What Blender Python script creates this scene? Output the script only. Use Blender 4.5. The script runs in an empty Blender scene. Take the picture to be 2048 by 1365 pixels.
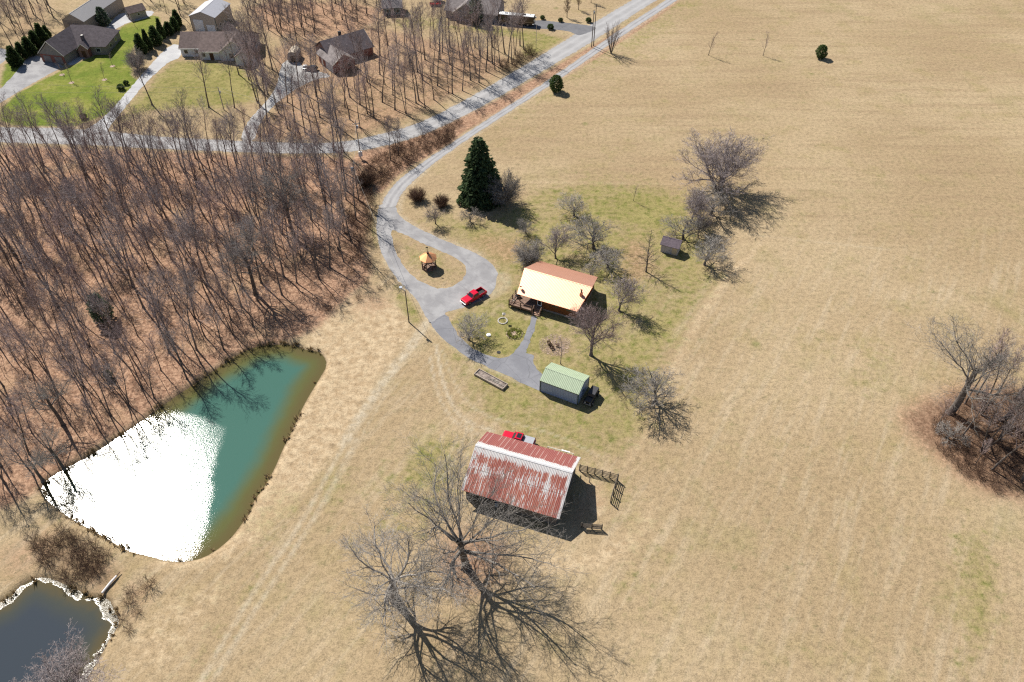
import bpy, bmesh, math, random
import numpy as np
from mathutils import Vector, Matrix, geometry

# ------------------------------------------------------------------ camera, sky, sun, exposure
sc = bpy.context.scene
COL = sc.collection
CAM_H, PITCH, FPX = 110.0, math.radians(44.0), 1593.0
cam_d = bpy.data.cameras.new('camera')
cam_d.sensor_width = 36.0
cam_d.lens = FPX / 2048.0 * 36.0
cam_d.clip_start, cam_d.clip_end = 1.0, 9000.0
cam = bpy.data.objects.new('camera', cam_d)
COL.objects.link(cam)
cam.location = (0, 0, CAM_H)
cam.rotation_euler = (math.pi / 2 - PITCH, 0, 0)
sc.camera = cam

SUN_EL, SUN_AZ = math.radians(46.5), math.radians(-40.5)      # azimuth from +Y, clockwise
SUN_DIR = Vector((math.sin(SUN_AZ) * math.cos(SUN_EL), math.cos(SUN_AZ) * math.cos(SUN_EL), math.sin(SUN_EL)))
world = bpy.data.worlds.new('World')
sc.world = world
world.use_nodes = True
wnt = world.node_tree
bg = wnt.nodes['Background']
sky = wnt.nodes.new('ShaderNodeTexSky')
sky.sky_type = 'NISHITA'
sky.sun_disc = False
sky.sun_elevation = SUN_EL
sky.sun_rotation = SUN_AZ % (2 * math.pi)
sky.air_density, sky.dust_density = 1.0, 0.6
wnt.links.new(sky.outputs['Color'], bg.inputs['Color'])
bg.inputs['Strength'].default_value = 0.06
sun_d = bpy.data.lights.new('sun', 'SUN')
sun_d.energy = 5.0
sun_d.angle = math.radians(0.53)
sun_d.color = (1.0, 0.95, 0.87)
sun = bpy.data.objects.new('sun', sun_d)
COL.objects.link(sun)
sun.rotation_euler = SUN_DIR.to_track_quat('Z', 'Y').to_euler()
sun.location = (-60, 60, 140)
vs = sc.view_settings
vs.view_transform = 'Standard'
vs.look = 'None'
vs.exposure = 0.55
vs.gamma = 1.0
vs.use_curve_mapping = False
sc.cycles.use_denoising = False
sc.cycles.filter_width = 1.25
sc.cycles.sample_clamp_indirect = 4.0
sc.cycles.max_bounces = 5
sc.cycles.transparent_max_bounces = 4
sc.cycles.caustics_reflective = False
sc.cycles.caustics_refractive = False

# ------------------------------------------------------------------ where things stand
SP, CP = math.sin(PITCH), math.cos(PITCH)


def P(px, py, z=0.0):
    """The place on the level z whose sight line passes the photograph's pixel (survey of the photo)."""
    x = (px - 1024.0) / FPX
    y = (py - 682.5) / FPX
    t = (CAM_H - z) / (SP + CP * y)
    return (x * t, (CP - SP * y) * t)


def PL(pts):
    return [P(*p) for p in pts]


def chaikin(pts, n=2, closed=True):
    for _ in range(n):
        out = []
        m = len(pts)
        rng = range(m) if closed else range(m - 1)
        if not closed:
            out.append(pts[0])
        for i in rng:
            a, b = pts[i], pts[(i + 1) % m]
            out.append((a[0] * .75 + b[0] * .25, a[1] * .75 + b[1] * .25))
            out.append((a[0] * .25 + b[0] * .75, a[1] * .25 + b[1] * .75))
        if not closed:
            out.append(pts[-1])
        pts = out
    return pts


# ------------------------------------------------------------------ objects
def tag(o, label=None, cat=None, group=None, kind=None):
    if label: o['label'] = label
    if cat: o['category'] = cat
    if group: o['group'] = group
    if kind: o['kind'] = kind
    return o


def thing(name, label, cat, loc=(0, 0, 0), rz=0.0, group=None):
    o = bpy.data.objects.new(name, None)
    COL.objects.link(o)
    o.location = loc if len(loc) == 3 else (loc[0], loc[1], 0)
    o.rotation_euler = (0, 0, rz)
    o.empty_display_size = 0.5
    return tag(o, label, cat, group)


class MB:
    def __init__(self):
        self.v, self.f = [], []

    def box(self, x0, x1, y0, y1, z0, z1):
        n = len(self.v)
        self.v += [(x0, y0, z0), (x1, y0, z0), (x1, y1, z0), (x0, y1, z0), (x0, y0, z1), (x1, y0, z1), (x1, y1, z1), (x0, y1, z1)]
        self.f += [tuple(n + i for i in q) for q in ((0, 3, 2, 1), (4, 5, 6, 7), (0, 1, 5, 4), (1, 2, 6, 5), (2, 3, 7, 6), (3, 0, 4, 7))]
        return self

    def frustum(self, b, t, z0, z1):
        """b and t = (x0, x1, y0, y1) at z0 and z1."""
        n = len(self.v)
        for (x0, x1, y0, y1), z in ((b, z0), (t, z1)):
            self.v += [(x0, y0, z), (x1, y0, z), (x1, y1, z), (x0, y1, z)]
        self.f += [tuple(n + i for i in q) for q in ((0, 3, 2, 1), (4, 5, 6, 7), (0, 1, 5, 4), (1, 2, 6, 5), (2, 3, 7, 6), (3, 0, 4, 7))]
        return self

    def prism(self, poly, z0, z1):
        """poly counter-clockwise in x, y."""
        n, m = len(self.v), len(poly)
        self.v += [(p[0], p[1], z0) for p in poly] + [(p[0], p[1], z1) for p in poly]
        self.f.append(tuple(n + i for i in reversed(range(m))))
        self.f.append(tuple(n + m + i for i in range(m)))
        for i in range(m):
            j = (i + 1) % m
            self.f.append((n + i, n + j, n + m + j, n + m + i))
        return self

    def extrude_x(self, poly, x0, x1):
        """poly in (y, z), counter-clockwise seen from +x."""
        n, m = len(self.v), len(poly)
        self.v += [(x0, p[0], p[1]) for p in poly] + [(x1, p[0], p[1]) for p in poly]
        self.f.append(tuple(n + i for i in reversed(range(m))))
        self.f.append(tuple(n + m + i for i in range(m)))
        for i in range(m):
            j = (i + 1) % m
            self.f.append((n + i, n + j, n + m + j, n + m + i))
        return self

    def slab(self, poly3, t):
        """A plate of thickness t under the given polygon (counter-clockwise from above)."""
        n, m = len(self.v), len(poly3)
        self.v += [tuple(p) for p in poly3] + [(p[0], p[1], p[2] - t) for p in poly3]
        self.f.append(tuple(n + i for i in range(m)))
        self.f.append(tuple(n + m + i for i in reversed(range(m))))
        for i in range(m):
            j = (i + 1) % m
            self.f.append((n + j, n + i, n + m + i, n + m + j))
        return self

    def tube(self, pts, rad, k=6, cap=False):
        n = len(self.v)
        m = len(pts)
        v = self.v
        for i in range(m):
            a = pts[max(i - 1, 0)]
            b = pts[min(i + 1, m - 1)]
            tx, ty, tz = b[0] - a[0], b[1] - a[1], b[2] - a[2]
            l = math.sqrt(tx * tx + ty * ty + tz * tz) or 1.0
            tx /= l; ty /= l; tz /= l
            if abs(tz) < 0.8:
                ux, uy, uz = -ty, tx, 0.0
            else:
                ux, uy, uz = 0.0, -tz, ty
            l = math.sqrt(ux * ux + uy * uy + uz * uz) or 1.0
            ux /= l; uy /= l; uz /= l
            wx, wy, wz = ty * uz - tz * uy, tz * ux - tx * uz, tx * uy - ty * ux
            r = rad[i] if isinstance(rad, (list, tuple)) else rad
            p = pts[i]
            for j in range(k):
                c, s = CS[k][j]
                c *= r; s *= r
                v.append((p[0] + ux * c + wx * s, p[1] + uy * c + wy * s, p[2] + uz * c + wz * s))
        for i in range(m - 1):
            o = n + i * k
            for j in range(k):
                j2 = (j + 1) % k
                self.f.append((o + j, o + j2, o + k + j2, o + k + j))
        if cap:
            self.f.append(tuple(n + j for j in reversed(range(k))))
            self.f.append(tuple(n + (m - 1) * k + j for j in range(k)))
        return self

    def cyl(self, x, y, z0, z1, r, k=12, r1=None):
        return self.tube([(x, y, z0), (x, y, z1)], [r, r if r1 is None else r1], k, True)

    def quad(self, a, b, c, d):
        n = len(self.v)
        self.v += [a, b, c, d]
        self.f.append((n, n + 1, n + 2, n + 3))
        return self

    def mesh(self, name, mat, smooth=False):
        me = bpy.data.meshes.new(name)
        me.from_pydata(self.v, [], self.f)
        if mat: me.materials.append(mat)
        if smooth: me.shade_smooth()
        return me

    def build(self, name, mat, parent=None, bevel=0.0, smooth=False):
        me = self.mesh(name, mat, smooth)
        if bevel:
            bm = bmesh.new()
            bm.from_mesh(me)
            bmesh.ops.remove_doubles(bm, verts=bm.verts, dist=1e-4)
            bmesh.ops.bevel(bm, geom=[e for e in bm.edges if len(e.link_faces) == 2 and e.calc_face_angle(0) > 0.35], offset=bevel, segments=2, affect='EDGES', profile=0.6, clamp_overlap=True)
            bm.to_mesh(me)
            bm.free()
        return link(name, me, parent)


CS = {k: [(math.cos(2 * math.pi * j / k), math.sin(2 * math.pi * j / k)) for j in range(k)] for k in range(3, 33)}


def link(name, me, parent=None):
    o = bpy.data.objects.new(name, me)
    COL.objects.link(o)
    if parent: o.parent = parent
    return o


def copy_tree(o, parent=None, loc=None, rot=None, scale=None, label=None, group=None):
    c = o.copy()
    COL.objects.link(c)
    c.parent = parent
    for ch in list(o.children):
        copy_tree(ch, c)
    if loc is not None: c.location = loc
    if rot is not None: c.rotation_euler = rot
    if scale is not None: c.scale = scale
    if label: c['label'] = label
    if group: c['group'] = group
    return c


# ------------------------------------------------------------------ materials
class NT:
    def __init__(self, name):
        self.m = bpy.data.materials.new(name)
        self.m.use_nodes = True
        self.t = self.m.node_tree
        self.b = self.t.nodes['Principled BSDF']

    def n(self, typ, **kw):
        nd = self.t.nodes.new('ShaderNode' + typ)
        for k, v in kw.items(): setattr(nd, k, v)
        return nd

    def put(self, sock, v):
        if isinstance(v, bpy.types.NodeSocket): self.t.links.new(v, sock)
        elif v is not None: sock.default_value = v if not (isinstance(v, tuple) and len(v) == 3 and sock.type == 'RGBA') else (*v, 1)

    def coord(self, which='Object', scale=None, rot=None):
        o = self.n('TexCoord').outputs[which]
        if scale or rot:
            mp = self.n('Mapping')
            self.put(mp.inputs['Vector'], o)
            if scale: mp.inputs['Scale'].default_value = scale
            if rot: mp.inputs['Rotation'].default_value = rot
            o = mp.outputs[0]
        return o

    def noise(self, scale, detail=3.0, rough=0.55, vec=None, dist=0.0):
        nd = self.n('TexNoise')
        self.put(nd.inputs['Vector'], vec)
        nd.inputs['Scale'].default_value = scale
        nd.inputs['Detail'].default_value = detail
        nd.inputs['Roughness'].default_value = rough
        nd.inputs['Distortion'].default_value = dist
        return nd.outputs['Fac']

    def wave(self, scale, vec=None, direction='X', dist=0.0, profile='SIN'):
        nd = self.n('TexWave', bands_direction=direction, wave_profile=profile)
        self.put(nd.inputs['Vector'], vec)
        nd.inputs['Scale'].default_value = scale
        nd.inputs['Distortion'].default_value = dist
        return nd.outputs['Fac']

    def math(self, op, a, b=None, c=None, clamp=False):
        nd = self.n('Math', operation=op, use_clamp=clamp)
        for i, x in enumerate((a, b, c)):
            if x is not None: self.put(nd.inputs[i], x)
        return nd.outputs[0]

    def step(self, x, lo, hi, a=0.0, b=1.0):
        nd = self.n('MapRange', interpolation_type='SMOOTHSTEP')
        self.put(nd.inputs[0], x)
        for i, v in enumerate((lo, hi, a, b)): self.put(nd.inputs[i + 1], v)
        return nd.outputs[0]

    def mix(self, fac, a, b, blend='MIX'):
        nd = self.n('Mix', data_type='RGBA', blend_type=blend)
        self.put(nd.inputs[0], fac)
        self.put(nd.inputs[6], a)
        self.put(nd.inputs[7], b)
        return nd.outputs[2]

    def attr(self, name):
        nd = self.n('Attribute', attribute_name=name)
        return nd

    def bump(self, h, strength=0.5, dist=0.1, normal=None):
        nd = self.n('Bump')
        self.put(nd.inputs['Height'], h)
        nd.inputs['Strength'].default_value = strength
        nd.inputs['Distance'].default_value = dist
        if normal: self.put(nd.inputs['Normal'], normal)
        return nd.outputs[0]

    def done(self, col=None, rough=None, metal=None, normal=None, spec=None):
        self.put(self.b.inputs['Base Color'], col)
        self.put(self.b.inputs['Roughness'], rough)
        self.put(self.b.inputs['Metallic'], metal)
        self.put(self.b.inputs['Normal'], normal)
        self.put(self.b.inputs['Specular IOR Level'], spec)
        return self.m


def plain(name, col, rough=0.7, metal=0.0, var=0.25, scale=3.0, spec=0.3, bump=0.0):
    """One colour with soft weathering."""
    t = NT(name)
    f = t.noise(scale, 4.0, 0.6, t.coord())
    c = t.mix(t.step(f, 0.3, 0.7), tuple(x * (1 - var) for x in col), tuple(min(1, x * (1 + var)) for x in col))
    nrm = t.bump(t.noise(scale * 6, 3.0, 0.6, t.coord()), bump, 0.03) if bump else None
    return t.done(c, rough, metal, nrm, spec)


def ribbed(name, col, period, axis='X', rough=0.5, metal=0.0, dark=0.75, var=0.12, bump=0.5, spec=0.3):
    """Sheet metal or boards with ribs across the given axis."""
    t = NT(name)
    co = t.coord()
    w = t.wave(2 * math.pi / period / 20.0 * 1.0, co, axis)
    f = t.noise(1.3, 4.0, 0.6, co)
    c0 = t.mix(t.step(f, 0.3, 0.7), tuple(x * (1 - var) for x in col), tuple(min(1, x * (1 + var)) for x in col))
    c = t.mix(t.step(w, 0.0, 0.35), tuple(x * dark for x in col), c0)
    return t.done(c, rough, metal, t.bump(w, bump, 0.04), spec)


M = {}
M['bark'] = None


def bark(name, a, b):
    t = NT(name)
    co = t.coord()
    r = t.n('ObjectInfo').outputs['Random']
    f = t.noise(2.2, 4.0, 0.65, co)
    c = t.mix(t.step(f, 0.3, 0.72), a, b)
    hv = t.n('HueSaturation')
    t.put(hv.inputs['Color'], c)
    t.put(hv.inputs['Value'], t.math('MULTIPLY_ADD', r, 0.5, 0.75))
    return t.done(hv.outputs[0], 0.9, 0, None, 0.15)


M['bark'] = bark('bark', (0.09, 0.075, 0.067), (0.22, 0.19, 0.168))
M['pale_bark'] = bark('pale_bark', (0.10, 0.088, 0.078), (0.30, 0.275, 0.25))
M['twig'] = bark('twig', (0.23, 0.195, 0.185), (0.40, 0.34, 0.33))
M['grey_twig'] = bark('grey_twig', (0.18, 0.165, 0.148), (0.36, 0.33, 0.30))
M['pink_twig'] = bark('pink_twig', (0.25, 0.19, 0.178), (0.42, 0.325, 0.305))
M['brown_twig'] = bark('brown_twig', (0.085, 0.05, 0.034), (0.19, 0.115, 0.08))
def leafy(name, a, b, through=0.35):
    """Needles and leaves let part of the sun through."""
    m = bark(name, a, b)
    nt = m.node_tree
    bs = nt.nodes['Principled BSDF']
    tl = nt.nodes.new('ShaderNodeBsdfTranslucent')
    mx = nt.nodes.new('ShaderNodeMixShader')
    nt.links.new(bs.inputs['Base Color'].links[0].from_socket, tl.inputs['Color'])
    mx.inputs[0].default_value = through
    nt.links.new(bs.outputs[0], mx.inputs[1])
    nt.links.new(tl.outputs[0], mx.inputs[2])
    nt.links.new(mx.outputs[0], nt.nodes['Material Output'].inputs['Surface'])
    return m


M['needle'] = leafy('needle', (0.035, 0.068, 0.036), (0.15, 0.205, 0.09))
M['evergreen'] = leafy('evergreen', (0.035, 0.068, 0.026), (0.13, 0.175, 0.06))
M['pale_evergreen'] = leafy('pale_evergreen', (0.07, 0.105, 0.07), (0.16, 0.21, 0.13))
M['dry_blade'] = bark('dry_blade', (0.20, 0.135, 0.065), (0.40, 0.30, 0.16))

# ------------------------------------------------------------------ the ground sheet with its zones
MAIN_POND = chaikin(PL([(643, 711), (650, 728), (633, 756), (602, 807), (582, 852), (561, 893), (544, 934), (523, 971), (501, 999), (496, 1019), (476, 1047), (455, 1074), (421, 1101), (387, 1115), (342, 1117), (298, 1105), (257, 1096), (222, 1074), (185, 1053), (147, 1033), (113, 1009), (86, 985), (87, 968), (106, 951), (137, 934), (185, 910), (240, 872), (291, 838), (342, 800), (393, 766), (438, 735), (486, 704), (520, 691), (582, 689), (609, 701), (633, 703)]), 1)
LOW_POND = chaikin(PL([(-160, 1260), (-60, 1225), (0, 1209), (24, 1191), (50, 1165), (83, 1156), (110, 1165), (140, 1180), (166, 1190), (193, 1200), (212, 1200), (220, 1221), (232, 1245), (220, 1263), (205, 1286), (190, 1316), (172, 1343), (140, 1400), (60, 1470), (-100, 1500), (-200, 1450)]), 1)

LAWN = [  # (polygon in photo pixels, softness m, strength)
    ([(1180, 392), (1300, 372), (1400, 430), (1350, 480), (1290, 460), (1200, 445), (1140, 425)], 4, .85),
    ([(1080, 370), (1200, 360), (1180, 400), (1050, 400)], 4, .45),
    ([(845, 880), (905, 880), (925, 950), (890, 1000), (820, 985), (800, 930)], 5, .8),
    ([(895, 650), (935, 622), (1015, 628), (1100, 640), (1120, 690), (1070, 720), (1000, 715), (950, 690)], 2, .9),
    ([(1100, 640), (1240, 620), (1340, 680), (1310, 760), (1230, 800), (1150, 740)], 4, .6),
    ([(1060, 780), (1160, 815), (1290, 820), (1250, 930), (1190, 910), (1100, 860), (980, 850), (960, 790)], 5, .6),
    ([(1180, 800), (1270, 790), (1280, 850), (1200, 850)], 3, .6),
    ([(640, 940), (700, 930), (690, 1010), (640, 1020)], 4, .6),
    ([(1930, 1060), (1985, 1060), (1990, 1200), (1950, 1340), (1915, 1300), (1950, 1180), (1910, 1110)], 5, .75),
    ([(1700, 700), (1790, 690), (1800, 740), (1760, 800), (1700, 760)], 6, .4),
    ([(845, 470), (900, 430), (985, 445), (1040, 490), (960, 500)], 4, .35),
    ([(780, 560), (830, 600), (850, 650), (815, 650), (790, 600)], 1.5, .7),
    ([(345, 122), (480, 125), (512, 165), (505, 215), (300, 218), (250, 245), (235, 240), (345, 126)], 4, 1.0),
    ([(895, 48), (1140, 68), (1075, 115), (1035, 112), (1050, 75), (900, 60)], 3, .8),
    ([(790, 30), (880, 35), (900, 60), (780, 60)], 4, .5),
    ([(600, 155), (690, 165), (720, 190), (640, 195)], 4, .55),
    ([(560, 170), (860, 140), (1000, 150), (780, 245), (640, 250)], 8, .35),
    ([(1360, 560), (1420, 530), (1450, 560), (1380, 590)], 3, .5),
    ([(1120, 900), (1300, 1000), (1290, 1250), (1180, 1180), (1240, 1080)], 7, .35),
    ([(330, 1120), (560, 1000), (640, 960), (560, 1140), (440, 1290), (380, 1365), (350, 1365), (420, 1240), (540, 1080)], 5, .3),
    ([(1300, 0), (1440, 0), (1200, 150), (1110, 200), (1010, 260), (1000, 250)], 5, .35),
    ([(800, 430), (1000, 440), (1100, 355), (1400, 368), (1440, 560), (1345, 700), (1300, 850), (1230, 945), (960, 870), (900, 700), (930, 622), (1000, 545), (930, 480)], 5, .64),
    ([(850, 880), (960, 860), (920, 1000), (820, 1090), (700, 1060), (760, 930)], 7, .42),
    ([(795, 480), (850, 495), (905, 520), (925, 545), (900, 570), (850, 560), (810, 525)], 3, .42),
    ([(735, 440), (760, 430), (760, 500), (745, 500)], 1.5, .6),
]
BRIGHT = [
    ([(0, 205), (120, 142), (240, 88), (222, 64), (300, 30), (325, 35), (300, 75), (262, 95), (262, 150), (290, 165), (200, 250), (0, 258)], 2.5, .92),
    ([(0, 130), (30, 122), (55, 140), (40, 165), (0, 195)], 2.0, .8),
]
LEAF = [
    ([(-60, 292), (200, 296), (520, 312), (690, 312), (735, 340), (740, 420), (735, 500), (745, 560), (690, 600), (640, 660), (560, 690), (486, 700), (393, 762), (240, 868), (106, 948), (60, 1000), (-60, 1040)], 3, 1.0),
    ([(690, 310), (800, 275), (925, 235), (1100, 140), (1340, 0), (1370, 0), (1130, 160), (930, 262), (905, 290), (800, 345), (755, 400), (735, 350)], 1.5, .9),
    ([(1790, 830), (1830, 800), (1900, 770), (2060, 760), (2100, 900), (2060, 1015), (1990, 1000), (1920, 965), (1870, 915), (1820, 880)], 6, .95),
    ([(520, 90), (700, 40), (800, 60), (1040, 110), (1000, 160), (820, 240), (690, 290), (520, 290), (480, 280), (560, 200)], 6, .62),
    ([(1030, 105), (980, 150), (820, 240), (700, 280), (640, 250), (800, 190), (1000, 115)], 3, .45),
    ([(470, 0), (780, 0), (760, 60), (640, 90), (520, 70)], 6, .75),
    ([(0, 0), (130, 0), (110, 50), (40, 90), (0, 80)], 8, .45),
    ([(40, 1070), (120, 1040), (220, 1100), (260, 1140), (215, 1215), (160, 1185), (90, 1150), (30, 1170), (0, 1180), (-30, 1100)], 4, .5),
    ([(250, 1150), (330, 1160), (300, 1230), (225, 1300), (235, 1200)], 4, .45),
    ([(880, 1050), (980, 1040), (1040, 1110), (990, 1200), (900, 1210), (840, 1130)], 6, .75),
    ([(760, 1180), (860, 1180), (1060, 1260), (1000, 1365), (840, 1365)], 8, .35),
    ([(965, 460), (1060, 470), (1080, 505), (1020, 540), (975, 520), (930, 480)], 5, .55),
    ([(1230, 480), (1300, 470), (1340, 560), (1240, 580)], 5, .6),
    ([(1080, 680), (1140, 670), (1160, 705), (1110, 722), (1075, 705)], 2.5, .55),
    ([(1090, 710), (1230, 740), (1290, 770), (1240, 790), (1180, 750)], 3, .3),
    ([(690, 560), (760, 560), (800, 610), (740, 640), (690, 620)], 4, .5),
    ([(1940, 1330), (2048, 1290), (2100, 1400), (1960, 1400)], 6, .4),
    ([(900, 660), (935, 655), (950, 690), (930, 695)], 2, .5),
    ([(1160, 965), (1215, 965), (1215, 1030), (1170, 1050), (1140, 1090), (1120, 1070)], 3, .5),
]
ROUGH = [  # pale, taller dry grass
    ([(660, 600), (780, 590), (835, 650), (770, 740), (700, 860), (640, 950), (560, 1040), (480, 1110), (380, 1140), (260, 1130), (330, 1118), (420, 1110), (500, 1020), (560, 900), (650, 730), (600, 690)], 4, 1.0),
    ([(240, 1240), (330, 1170), (500, 1130), (420, 1280), (380, 1365), (190, 1365)], 6, .6),
    ([(1060, 1090), (1160, 1110), (1260, 1050), (1320, 980), (1300, 1100), (1180, 1160), (1040, 1160)], 4, .8),
    ([(1530, 470), (1545, 480), (1440, 590), (1370, 720), (1310, 860), (1250, 950), (1240, 930), (1300, 840), (1350, 690), (1430, 560)], 2, .7),
    ([(1000, 358), (1380, 366), (1380, 374), (1000, 368)], 1.5, .6),
    ([(1160, 950), (1220, 965), (1210, 1040), (1180, 1030)], 2, .9),
]
TRACKS = [  # (polyline, width m, strength)
    ([(852, 648), (825, 690), (785, 740), (750, 790), (720, 835), (690, 885)], 1.8, .85),
    ([(690, 885), (650, 960), (600, 1050), (530, 1150), (460, 1260), (400, 1365)], .75, .62),
    ([(712, 880), (672, 958), (622, 1050), (552, 1155), (482, 1265), (425, 1365)], .75, .56),
    ([(872, 690), (884, 760), (905, 815), (935, 845), (985, 862)], .6, .85),
    ([(860, 715), (872, 775), (893, 828), (925, 856), (968, 872)], .45, .7),
    ([(885, 700), (912, 780), (960, 830), (1040, 850), (1120, 872), (1200, 915)], .4, .5),
    ([(932, 850), (928, 880), (905, 930), (880, 960)], .4, .55),
    ([(918, 852), (914, 880), (895, 920), (868, 950)], .4, .5),
    ([(946, 846), (942, 890), (930, 930)], .35, .45),
    ([(790, 755), (765, 800), (735, 850), (700, 920), (650, 1010)], .5, .35),
    ([(990, 560), (1010, 548), (1015, 575), (985, 590)], 2.0, .5),
    ([(1780, 500), (1600, 480), (1500, 470)], .6, .25),
    ([(1320, 430), (1540, 455)], .6, .2),
]


def seg_dist(px, py, a, b):
    dx, dy = b[0] - a[0], b[1] - a[1]
    l2 = dx * dx + dy * dy or 1e-9
    t = np.clip(((px - a[0]) * dx + (py - a[1]) * dy) / l2, 0, 1)
    return (px - a[0] - t * dx) ** 2 + (py - a[1] - t * dy) ** 2


def sdf(px, py, poly):
    d = np.full(px.shape, 1e18)
    inside = np.zeros(px.shape, bool)
    m = len(poly)
    for i in range(m):
        a, b = poly[i], poly[(i + 1) % m]
        d = np.minimum(d, seg_dist(px, py, a, b))
        if a[1] != b[1]:
            cond = (a[1] > py) != (b[1] > py)
            xi = (b[0] - a[0]) * (py - a[1]) / (b[1] - a[1]) + a[0]
            inside ^= cond & (px < xi)
    d = np.sqrt(d)
    return np.where(inside, -d, d)


def axis_coords(lo, hi, step, far):
    mid = list(np.arange(lo, hi + 1e-6, step))
    out, d, x = [], step, hi
    while x < far:
        d *= 1.5
        x += d
        out.append(x)
    pre, d, x = [], step, lo
    while x > -far:
        d *= 1.5
        x -= d
        pre.append(x)
    return np.array(pre[::-1] + mid + out)


GX = axis_coords(-215, 205, 0.55, 3500)
GY = axis_coords(32, 310, 0.55, 3500)
XX, YY = np.meshgrid(GX, GY)
gx, gy = XX.ravel(), YY.ravel()
ZONE = {k: np.zeros(gx.shape) for k in ('lawn', 'bright', 'leaf', 'rough', 'track', 'wet')}


def paint(key, poly, soft, strength):
    xs = [p[0] for p in poly]; ys = [p[1] for p in poly]
    sel = np.nonzero((gx > min(xs) - soft * 2) & (gx < max(xs) + soft * 2) & (gy > min(ys) - soft * 2) & (gy < max(ys) + soft * 2))[0]
    d = sdf(gx[sel], gy[sel], poly)
    t = np.clip(0.5 - d / (2 * soft), 0, 1)
    ZONE[key][sel] = np.maximum(ZONE[key][sel], strength * t * t * (3 - 2 * t))


for key, lst in (('lawn', LAWN), ('bright', BRIGHT), ('leaf', LEAF), ('rough', ROUGH)):
    for pts, soft, st in lst:
        paint(key, chaikin(PL(pts), 1), soft, st)
for pts, w, st in TRACKS:
    line = chaikin(PL(pts), 2, False)
    xs = [p[0] for p in line]; ys = [p[1] for p in line]
    sel = np.nonzero((gx > min(xs) - 4) & (gx < max(xs) + 4) & (gy > min(ys) - 4) & (gy < max(ys) + 4))[0]
    d = np.full(sel.shape, 1e18)
    for a, b in zip(line, line[1:]):
        d = np.minimum(d, seg_dist(gx[sel], gy[sel], a, b))
    d = np.sqrt(d)
    t = np.clip(1 - (d - w * .3) / (w * .5), 0, 1)
    ZONE['track'][sel] = np.maximum(ZONE['track'][sel], st * t)

for pts, w, st in (([(1263, 0), (1150, 68), (1072, 117), (958, 185), (860, 237), (756, 270), (690, 284), (420, 279), (175, 258), (0, 254)], 1.2, .3), ([(1312, 0), (1190, 82), (1104, 132), (985, 203), (878, 258), (762, 295), (693, 306), (420, 303), (175, 290), (0, 286)], 1.2, .3),
                   ([(1334, 0), (1104, 156), (860, 315), (772, 389), (752, 451), (775, 532), (830, 595), (868, 658), (911, 698), (970, 733), (1040, 764)], 1.0, .5), ([(1356, 0), (1118, 160), (874, 321), (803, 388), (797, 430), (848, 463), (955, 507), (997, 551), (979, 592), (902, 621)], 1.1, .5)):
    line = PL(pts)
    d = np.full(gx.shape, 1e18)
    for a, b in zip(line, line[1:]): d = np.minimum(d, seg_dist(gx, gy, a, b))
    ZONE['track'] = np.maximum(ZONE['track'], st * np.clip(1 - (np.sqrt(d) - w * .3) / (w * .6), 0, 1))

gz = np.zeros(gx.shape)
pond_d = {}
for key, poly, drop in (('main', MAIN_POND, 0.55), ('low', LOW_POND, 0.8)):
    xs = [p[0] for p in poly]; ys = [p[1] for p in poly]
    sel = np.nonzero((gx > min(xs) - 8) & (gx < max(xs) + 8) & (gy > min(ys) - 8) & (gy < max(ys) + 8))[0]
    d = sdf(gx[sel], gy[sel], poly)
    bank = np.clip((1.4 - d) / 1.8, 0, 1)
    gz[sel] -= bank * bank * (3 - 2 * bank) * 0.75 + np.clip(-d - .4, 0, 3.0) * 0.55
    ZONE['wet'][sel] = np.maximum(ZONE['wet'][sel], np.clip(1 - np.maximum(d, 0) / 1.3, 0, 1))
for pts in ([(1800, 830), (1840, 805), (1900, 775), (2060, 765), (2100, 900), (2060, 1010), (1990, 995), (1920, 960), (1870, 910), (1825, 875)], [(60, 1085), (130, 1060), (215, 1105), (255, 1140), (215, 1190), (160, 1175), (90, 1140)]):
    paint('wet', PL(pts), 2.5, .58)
WATER_Z = -0.42

nx, ny = len(GX), len(GY)
me = bpy.data.meshes.new('ground')
me.vertices.add(nx * ny)
co = np.stack([gx, gy, gz], 1).astype(np.float32)
me.vertices.foreach_set('co', co.ravel())
ii = (np.arange(ny - 1)[:, None] * nx + np.arange(nx - 1)[None, :]).ravel()
quads = np.stack([ii, ii + 1, ii + nx + 1, ii + nx], 1).astype(np.int32)
me.loops.add(quads.size)
me.loops.foreach_set('vertex_index', quads.ravel())
me.polygons.add(len(quads))
me.polygons.foreach_set('loop_start', np.arange(0, quads.size, 4, dtype=np.int32))
me.polygons.foreach_set('use_smooth', np.ones(len(quads), bool))
for nm, keys in (('zone_a', ('lawn', 'bright', 'leaf')), ('zone_b', ('rough', 'track', 'wet'))):
    at = me.attributes.new(nm, 'FLOAT_COLOR', 'POINT')
    arr = np.ones((nx * ny, 4), np.float32)
    for i, k in enumerate(keys): arr[:, i] = ZONE[k]
    at.data.foreach_set('color', arr.ravel())
me.update()
me.validate()


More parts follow.
